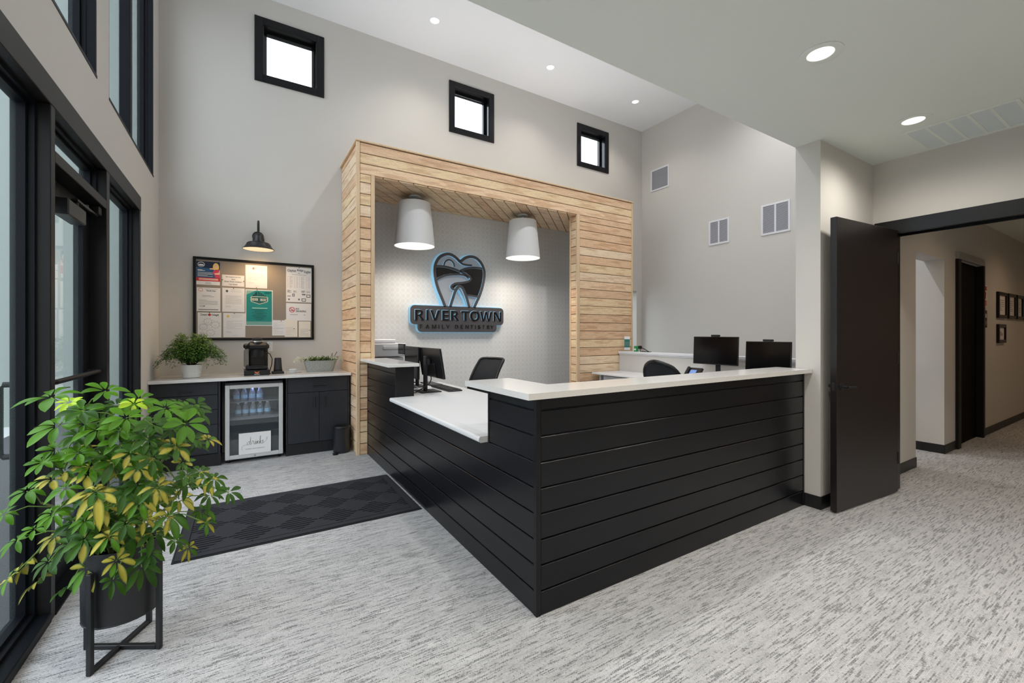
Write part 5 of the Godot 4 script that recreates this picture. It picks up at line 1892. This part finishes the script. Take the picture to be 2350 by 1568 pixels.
	for k in 3:
		var b: Array = nt[k][1]
		var aa := a - 0.001 * (1 if k == 1 else 0)
		t = notice(nt[k][0], b, aa, nt[k][2])
		s = S()
		print_lines(s, b[0] + 0.014, b[1] - 0.02, b[2] + 0.02, b[3] - (0.02 if k == 0 else 0.09), nt[k][3], aa - 0.0008, r, 0.0016)
		if k == 0:
			bx(s, b[0] + 0.002, b[1] - 0.002, 1.418, 1.420, aa - 0.0012, aa - 0.0008)
		put("handwriting", s, mat(c8(150, 148, 160), 0.8), t)
		pin(t, b[0] + [0.095, 0.10, 0.122][k], b[2] + [0.175, 0.10, 0.085][k], aa - 0.0008, M.plastic)
		done()

# ---------------------------------------------------------------- double doorway and hallway
func build_doorway_and_hall():
	var t := thing("trim_2", "black stained casing around the wide double doorway to the hallway", "casing", V(XD, 0, 0.5), "", "structure")
	b1("head_casing", M.black_trim, t, [XD - 0.022, XD - 0.001, 2.205, 2.322, -0.58, 1.562], 0.003)
	b1("side_casing", M.black_trim, t, [XD - 0.022, XD - 0.001, 0.0, 2.205, 1.425, 1.535], 0.003)
	b1("side_casing", M.black_trim, t, [XD - 0.022, XD - 0.001, 0.0, 2.205, -0.58, -0.47], 0.003)
	b1("head_jamb", M.black_trim, t, [XD, XD + 0.14, 2.228, 2.25, -0.47, 1.45], 0.002)
	b1("side_jamb", M.black_trim, t, [XD, XD + 0.14, 0.0, 2.228, 1.43, 1.45], 0.002)
	b1("side_jamb", M.black_trim, t, [XD, XD + 0.14, 0.0, 2.228, -0.47, -0.45], 0.002)
	b1("head_casing", M.black_trim, t, [XD + 0.141, XD + 0.16, 2.205, 2.322, -0.58, 1.562], 0.003)
	done()
	t = thing("door_2", "dark espresso flush door standing open against the divider wall", "door", Vector3.ZERO, "", "structure")
	b1("leaf", M.door, t, [-0.956, -0.004, 0.014, 2.232, 0.0, 0.045], 0.002)
	for sd in [0, 1]:
		var s := S()
		lathe(s, 0, 0, [[0.0, 0.0], [0.027, 0.0], [0.027, 0.006], [0.012, 0.01], [0.012, 0.04], [0.0, 0.042]], 24, Basis(Vector3.RIGHT, PI / 2 if sd == 0 else -PI / 2))
		var h := put("rosette", s, M.iron, t)
		h.position = V(-0.89, 0.952, 0.0 if sd == 0 else 0.045)
		s = S()
		var z := 0.04 if sd == 0 else -0.04
		tube(s, [Vector3(0, 0, z), Vector3(0.02, 0, z * 1.15), Vector3(0.115, -0.004, z * 1.15)], 0.009, 10, 0.007)
		put("lever", s, M.iron, h)
	b1("latch_plate", M.chrome, t, [-0.9575, -0.956, 0.92, 0.985, 0.012, 0.033], 0.0)
	for y in [0.25, 1.1, 1.95]:
		var s := S()
		tube(s, [V(0.0, y, 0.0), V(0.0, y + 0.1, 0.0)], 0.007, 8)
		put("hinge", s, M.iron, t)
	done()
	t.position = V(4.730, 0, 1.398)
	t.rotation.y = -0.0786
	# lift doorway in the hallway
	t = thing("door_3", "dark open lift doorway with a stainless steel frame in the hallway", "door", V(7.67, 0, AS), "", "structure")
	b1("jamb", M.alu_face, t, [7.108, 7.212, 0.0, 2.235, AS - 0.03, AS + 0.05], 0.004)
	b1("jamb", M.alu_face, t, [8.168, 8.24, 0.0, 2.235, AS - 0.03, AS + 0.05], 0.004)
	b1("head", mat(c8(168, 168, 166), 0.35, 0.4), t, [7.108, 8.24, 2.235, 2.322, AS - 0.03, AS + 0.05], 0.004)
	b1("door_panel", M.lift_black, t, [7.212, 7.692, 0.0, 2.235, AS + 0.036, AS + 0.066])
	b1("dark_backing", M.sign_black, t, [7.21, 8.17, 0.0, 2.235, AS + 0.09, AS + 0.11])  # near-black backing, closes the opening behind the door panels
	b1("door_panel", M.lift_black, t, [7.690, 8.168, 0.0, 2.235, AS + 0.040, AS + 0.070])
	done()
	t = thing("fire_notice", "red and white fire notice beside the dark lift doorway", "notice", V(8.37, 1.71, AS))
	b1("sheet", M.paper, t, [8.285, 8.46, 1.712, 2.0, AS - 0.004, AS - 0.001])
	var red := mat(c8(190, 60, 56), 0.7)
	b1("print", red, t, [8.30, 8.445, 1.93, 1.985, AS - 0.0045, AS - 0.004])
	b1("print", mat(c8(214, 130, 100), 0.7), t, [8.30, 8.445, 1.725, 1.80, AS - 0.0045, AS - 0.004])
	var s := S()
	slab_poly(s, PackedVector2Array([Vector2(8.34, 1.82), Vector2(8.40, 1.82), Vector2(8.42, 1.90), Vector2(8.37, 1.92), Vector2(8.33, 1.88)]), AS - 0.0045, AS - 0.004)
	put("print", s, red, t)
	done()
	t = thing("lift_call_panel", "dark lift call panel with pale buttons beside the lift doorway", "panel", V(8.35, 1.436, AS))
	b1("plate", M.iron, t, [8.285, 8.425, 1.436, 1.665, AS - 0.012, AS - 0.001], 0.003)
	b1("button", M.grey, t, [8.325, 8.385, 1.565, 1.62, AS - 0.015, AS - 0.012], 0.003)
	b1("button", M.vent_dark, t, [8.325, 8.385, 1.47, 1.525, AS - 0.015, AS - 0.012], 0.003)
	done()
	var fr := [[8.945, 9.42, 1.578, 1.945], [9.52, 9.965, 1.578, 1.948], [10.05, 10.46, 1.578, 1.95], [10.54, 10.95, 1.578, 1.952], [8.95, 9.36, 1.225, 1.49]]
	var nm := ["first", "second", "third", "fourth"]
	for k in 5:
		var q: Array = fr[k]
		t = thing("framed_certificate", ("black framed certificate in the hallway row, %s from the lift doorway" % nm[k]) if k < 4 else "single black framed certificate hanging below the hallway row", "picture frame", V(q[0], q[2], AS), "framed certificates in the hallway")
		s = S()
		ring_box(s, q[0], q[1], q[2], q[3], 0.045, AS - 0.03, AS - 0.001, 0.004)
		put("frame", s, M.black_trim, t)
		b1("certificate", M.paper, t, [q[0] + 0.04, q[1] - 0.04, q[2] + 0.04, q[3] - 0.04, AS - 0.012, AS - 0.003])
		s = S()
		var r := RandomNumberGenerator.new()
		r.seed = k
		print_lines(s, q[0] + 0.11, q[1] - 0.11, q[2] + 0.1, q[3] - 0.1, 6, AS - 0.012, r, 0.006)
		put("print_text", s, M.ink_soft, t)
		done()
	for x in [6.2, 9.0, 12.0]:  # unseen hall ceiling lamps without fittings, placed to light the hallway
		spot(V(x, 2.79, 0.5), 1.1, 80.0, 0.8, Color(1.0, 0.84, 0.68), 0.1)

# ---------------------------------------------------------------- entrance mat
func build_mat():
	var t := thing("entrance_mat", "long charcoal ribbed entrance mat in a diamond pattern in front of the counter", "mat", V(0.2, 0, 3.68))
	var mt := mat(c8(43, 45, 51), 0.95)
	mt.albedo_texture = ImageTexture.create_from_image(speckle_image(Color(1, 1, 1), Color(0.78, 0.78, 0.8), 0.4, -0.3, 0.4, 8))
	mt.uv1_triplanar = true
	mt.uv1_scale = Vector3(6, 6, 6)
	var x0 := -0.36
	var x1 := 1.17
	var a0 := 3.20
	var a1 := 4.155
	b1("base", mat(c8(20, 21, 24), 0.9), t, [x0, x1, 0.0005, 0.006, a0, a1], 0.002)
	var s := S()
	ring_box_flat(s, x0 + 0.012, x1 - 0.012, a0 + 0.012, a1 - 0.012, 0.05, 0.006, 0.012)
	put("border", s, mt, t)
	# diamonds: alternately plain pile and ribs that run along x
	var inner := PackedVector2Array([Vector2(x0 + 0.066, a0 + 0.066), Vector2(x1 - 0.066, a0 + 0.066), Vector2(x1 - 0.066, a1 - 0.066), Vector2(x0 + 0.066, a1 - 0.066)])
	var hw := 0.137
	var ha := 0.137
	var plain := S()
	var rib := S()
	for i in range(-2, 16):
		for j in range(-2, 9):
			if (i + j) % 2:
				continue
			var c := Vector2(x0 + i * hw, a0 + 0.07 + j * ha)
			var rhomb := PackedVector2Array([c + Vector2(-hw, 0), c + Vector2(0, -ha), c + Vector2(hw, 0), c + Vector2(0, ha)])
			# split each rhombus row by row: every second row of rhombi is ribbed
			if posmod(j, 2) == 0:
				for p in Geometry2D.intersect_polygons(inner, rhomb):
					plan_poly(plain, p, 0.006, 0.012)
			else:
				for k in 8:
					var aa := c.y - ha + (k + 0.28) * ha / 4.0
					var strip := PackedVector2Array([Vector2(c.x - hw, aa), Vector2(c.x + hw, aa), Vector2(c.x + hw, aa + 0.019), Vector2(c.x - hw, aa + 0.019)])
					for p in Geometry2D.intersect_polygons(rhomb, strip):
						for q in Geometry2D.intersect_polygons(inner, p):
							plan_poly(rib, q, 0.006, 0.0125)
	put("pile_diamond", plain, mt, t).set_meta("kind", "stuff")
	put("pile_rib", rib, mt, t).set_meta("kind", "stuff")
	done()

func ring_box_flat(s: SurfaceTool, x0: float, x1: float, a0: float, a1: float, w: float, y0: float, y1: float):
	bx(s, x0, x0 + w, y0, y1, a0, a1, 0.002)
	bx(s, x1 - w, x1, y0, y1, a0, a1, 0.002)
	bx(s, x0 + w, x1 - w, y0, y1, a0, a0 + w, 0.002)
	bx(s, x0 + w, x1 - w, y0, y1, a1 - w, a1, 0.002)

# ---------------------------------------------------------------- umbrella plant by the entrance
func leaflet(s: SurfaceTool, hub: Vector3, d: Vector3, n: Vector3, L: float, W: float, droop: float, col: Color, edge: Color, rag: float, r: RandomNumberGenerator):
	var nu := 4
	var nv := 7
	var sd := d.cross(n).normalized()
	var cup := r.randf_range(0.1, 0.45)
	var P := []
	var C := []
	for j in nv + 1:
		var q := float(j) / nv
		var t := 0.15 + 0.85 * q
		var c := hub + d * (L * t) - Vector3.UP * (droop * L * t * t) + n * (0.06 * L * sin(PI * t))
		var hw := W * pow(sin(PI * pow(clampf(q, 0.0, 1.0), 1.25)), 0.75) * 0.5 + 0.0008
		var row := []
		var cr := []
		for i in nu + 1:
			var u := float(i) / nu * 2.0 - 1.0
			row.append(c + sd * (u * hw) + n * (absf(u) * hw * cup))
			var k := absf(u) + r.randf_range(-rag, rag) + (0.35 if q < 0.15 or q > 0.93 else 0.0)
			cr.append(col.lerp(edge, smoothstep(0.55, 0.95, k)))
		P.append(row)
		C.append(cr)
	for j in nv:
		for i in nu:
			var q := [P[j][i], P[j][i + 1], P[j + 1][i + 1], P[j + 1][i]]
			var cc := [C[j][i], C[j][i + 1], C[j + 1][i + 1], C[j + 1][i]]
			var nn: Vector3 = ((q[2] - q[0]) as Vector3).cross(q[3] - q[1])
			if nn.length_squared() < 1e-18:
				continue
			nn = nn.normalized()
			if nn.dot(n) < 0:
				nn = -nn
			var g: Vector3 = (q[1] - q[0]).cross(q[2] - q[0])
			var order := [0, 2, 1, 0, 3, 2] if g.dot(nn) > 0 else [0, 1, 2, 0, 2, 3]
			for k in order:
				s.set_color(cc[k])
				s.set_uv(Vector2.ZERO)
				s.set_smooth_group(1)
				s.add_vertex(q[k] - O)

func build_floor_plant():
	var cx := -0.441
	var ca := 2.47
	var t := thing("pot_stand", "black square bar plant stand with crossed floor bars by the entrance", "plant stand", V(cx, 0, ca))
	var legs := [Vector2(-0.515, 2.336), Vector2(-0.374, 2.614), Vector2(-0.568, 2.537), Vector2(-0.307, 2.381)]
	for l in legs:
		var s := S()
		var d: Vector2 = (l - Vector2(cx, ca)).normalized()
		var ang := atan2(d.x, -d.y)
		box_v(s, Vector3(-0.0095, 0.0, -0.0095), Vector3(0.0095, 0.40, 0.0095), 0.002, Transform3D(Basis(Vector3.UP, ang), V(l.x, 0.0, l.y)))
		put("leg", s, M.pot_black, t)
	for k in 2:
		var p: Vector2 = legs[k * 2]
		var q: Vector2 = legs[k * 2 + 1]
		var s := S()
		var d := (q - p)
		var ang := atan2(d.x, -d.y)
		box_v(s, Vector3(-0.0095, 0.0, -d.length() / 2 + 0.01), Vector3(0.0095, 0.019 + 0.0006 * k, d.length() / 2 - 0.01), 0.002, Transform3D(Basis(Vector3.UP, ang), V((p.x + q.x) / 2, 0.0003, (p.y + q.y) / 2)))
		put("cross_bar", s, M.pot_black, t)
	var s := S()
	var ring := []
	for k in 25:
		ring.append(V(cx + 0.128 * cos(TAU * k / 24), 0.166, ca + 0.128 * sin(TAU * k / 24)))
	tube(s, ring, 0.004, 6)
	put("support_ring", s, M.pot_black, t)
	done()
	t = thing("umbrella_plant", "large variegated umbrella plant in a black pot on the stand beside the entrance glazing", "plant", V(cx, 0.155, ca))
	s = S()
	lathe(s, cx, ca, [[0.0, 0.158], [0.118, 0.158], [0.128, 0.164], [0.131, 0.175], [0.133, 0.46], [0.129, 0.462], [0.125, 0.455], [0.122, 0.42]], 56)
	put("pot", s, M.pot_black, t)
	s = S()
	lathe(s, cx, ca, [[0.0, 0.43], [0.124, 0.425]], 32)
	put("soil", s, M.soil, t)
	var r := RandomNumberGenerator.new()
	r.seed = 1234
	# woody stems
	var stems := []
	for q in [[-0.03, 0.01, -0.10, -0.05, 1.0], [0.02, -0.02, 0.06, -0.18, 0.98], [0.03, 0.03, 0.14, 0.02, 0.86], [-0.02, -0.03, -0.14, -0.12, 0.84], [0.0, 0.02, 0.02, 0.06, 1.02], [0.04, -0.03, 0.2, -0.22, 0.72], [-0.04, 0.0, -0.22, 0.05, 0.66]]:
		var pp := []
		for k in 10:
			var f := k / 9.0
			pp.append(V(cx + q[0] + q[2] * pow(f, 1.3) + 0.012 * sin(f * 9 + q[4] * 20), 0.425 + (q[4] - 0.425) * f, ca + q[1] + q[3] * pow(f, 1.3) + 0.01 * cos(f * 8 + q[4] * 9)))
		stems.append(pp)
		s = S()
		tube(s, pp, 0.009, 8, 0.004)
		put("stem", s, M.stem, t)
	var key := "-0.670 1.089 2.509 0.117 g;-0.590 1.075 2.404 0.064 l;-0.471 1.120 2.348 0.079 g;-0.357 1.086 2.264 0.084 g;-0.365 1.074 2.233 0.060 l;-0.265 1.053 2.208 0.076 g;-0.188 1.006 2.070 0.087 g;-0.607 0.995 2.343 0.110 g;-0.615 0.900 2.358 0.088 g;-0.470 0.988 2.233 0.079 g;-0.400 0.933 2.190 0.087 g;-0.212 0.925 2.036 0.071 m;-0.304 0.952 2.105 0.064 d;-0.192 0.868 2.032 0.050 m;-0.141 0.818 2.056 0.047 d;-0.097 0.779 2.066 0.054 d;-0.049 0.726 2.040 0.060 d;-0.178 0.819 2.022 0.048 d;-0.452 0.771 2.146 0.092 y;-0.337 0.842 2.139 0.075 y;-0.332 0.722 2.123 0.068 y;-0.232 0.672 2.040 0.073 m;-0.592 0.687 2.316 0.051 g;-0.800 0.637 2.505 0.078 g;-0.715 0.738 2.426 0.085 g;-0.680 0.601 2.378 0.058 g;-0.499 0.585 2.201 0.077 m;-0.532 0.409 2.375 0.073 y;-0.412 0.483 2.202 0.069 y;-0.301 0.510 2.132 0.058 m;-0.347 0.413 2.264 0.073 d;-0.760 0.270 2.695 0.086 y;-0.788 0.362 2.658 0.094 y;-0.654 0.237 2.638 0.070 d"
	key += ";-0.568 0.539 2.317 0.066 d;-0.186 0.497 2.149 0.048 m;-0.221 0.564 2.080 0.046 d;-0.128 0.592 2.126 0.049 m;-0.618 0.797 2.326 0.072 y;-0.504 0.819 2.248 0.075 y;-0.415 0.871 2.184 0.083 d;-0.519 0.909 2.212 0.070 g;-0.286 0.889 2.070 0.073 d;-0.637 0.868 2.308 0.064 g;-0.556 0.781 2.220 0.059 g;-0.363 0.660 2.089 0.064 d;-0.426 0.593 2.168 0.065 y;-0.291 0.595 2.121 0.061 d;-0.650 0.454 2.407 0.069 d;-0.547 0.632 2.278 0.066 d;-0.376 1.032 2.164 0.072 g;-0.292 1.007 2.111 0.072 d;-0.520 1.046 2.322 0.074 g;-0.530 0.966 2.256 0.072 d;-0.353 0.911 2.099 0.070 m;-0.437 0.707 2.161 0.063 y;-0.371 0.759 2.135 0.064 d;-0.268 0.789 2.024 0.062 m;-0.493 0.645 2.256 0.065 d;-0.433 0.388 2.267 0.059 d;-0.320 0.652 2.129 0.057 y;-0.576 0.830 2.300 0.065 m;-0.766 0.527 2.509 0.060 g;-0.800 0.365 2.542 0.068 y"
	var hubs := []
	for e in key.split(";"):
		var w := e.split(" ")
		hubs.append([float(w[0]), float(w[1]), float(w[2]), float(w[3]), w[4]])
	for k in 84:   # leaves farther inside and on the far side
		var th := r.randf() * TAU
		var y := r.randf_range(0.5, 1.06)
		var rad := r.randf_range(0.06, 0.30) * (1.0 - 0.5 * absf(y - 0.75))
		hubs.append([maxf(cx + 0.06 + cos(th) * rad, -0.76), y, ca - 0.08 + sin(th) * rad * 0.9, r.randf_range(0.055, 0.08), ["d", "d", "g", "m", "y"][r.randi() % 5] if y < 0.9 else ["g", "d"][r.randi() % 2]])
	var green := Color(0.072, 0.20, 0.004)
	var deep := Color(0.020, 0.062, 0.006)
	var lime := Color(0.40, 0.56, 0.03)
	var gold := Color(0.46, 0.40, 0.055)
	var made := 0
	for h in hubs:
		var hub := V(h[0], h[1], h[2])
		var best: Vector3 = stems[0][0]
		var bd := 1e9
		for pp in stems:
			for k in range(2, 10):
				var p: Vector3 = pp[k]
				var d := p.distance_to(hub) + (0.3 if p.y > hub.y + 0.02 else 0.0)
				if d < bd:
					bd = d
					best = p
		s = S()
		vc = Color(0.13, 0.22, 0.04)
		var mid := best.lerp(hub, 0.55) + Vector3(0, 0.02, 0)
		tube(s, [best, mid, hub], 0.0022, 6)
		var out := Vector3(hub.x - cx, 0, hub.z + ca)
		var n := (Vector3.UP * (1.0 if h[1] > 0.6 else 0.75) + out.normalized() * clampf(out.length() * 2.4, 0.1, 1.0) * (0.7 if h[1] > 0.5 else 1.1) + Vector3(0.15, 0, 0.35)).normalized()
		var e1 := n.cross(Vector3(r.randf_range(-1, 1), 0.3, r.randf_range(-1, 1))).normalized()
		var e2 := n.cross(e1)
		var cnt := 8 if h[3] > 0.06 else 7
		var node: MeshInstance3D
		var split := made < 36
		if split:
			vc = Color.WHITE
			node = put("leaf", s, M.leaf, t)
		var ph := r.randf() * TAU
		for k in cnt:
			var th := ph + TAU * (k + r.randf_range(-0.18, 0.18)) / cnt
			var droop := r.randf_range(0.02, 0.35) if h[1] > 0.8 else r.randf_range(0.15, 0.7)
			var d := ((e1 * cos(th) + e2 * sin(th)) + n * r.randf_range(-0.05, 0.3)).normalized()
			var L: float = h[3] * r.randf_range(0.66, 1.0)
			var tip := hub + d * L
			if tip.x < XL - 0.09:
				L *= 0.55
			var col := green.lerp(deep, r.randf() * 0.45)
			var edge := col
			var rag := 0.05
			match h[4]:
				"d":
					col = deep.lerp(green, r.randf() * 0.3)
					edge = col
				"l":
					col = lime.lerp(green, r.randf_range(0.0, 0.35))
					edge = col
				"y":
					col = gold * r.randf_range(0.75, 1.1)
					edge = Color(0.05, 0.11, 0.02)
					rag = 0.16
					if r.randf() < 0.2:
						col = green
				"m":
					rag = 0.25
					col = gold * 0.75 if r.randf() < 0.45 else deep.lerp(green, r.randf() * 0.6)
					edge = Color(0.03, 0.085, 0.018)
			var ls: SurfaceTool = S() if split else s
			leaflet(ls, hub, d, n, L, L * r.randf_range(0.31, 0.40), droop, col, edge, rag, r)
			if split:
				ls.generate_normals()
				put("leaflet", ls, M.leaf, node)
				made += 0
		vc = Color.WHITE
		if not split:
			s.generate_normals()
			put("leaf", s, M.leaf, t)
		made += 1
	done()
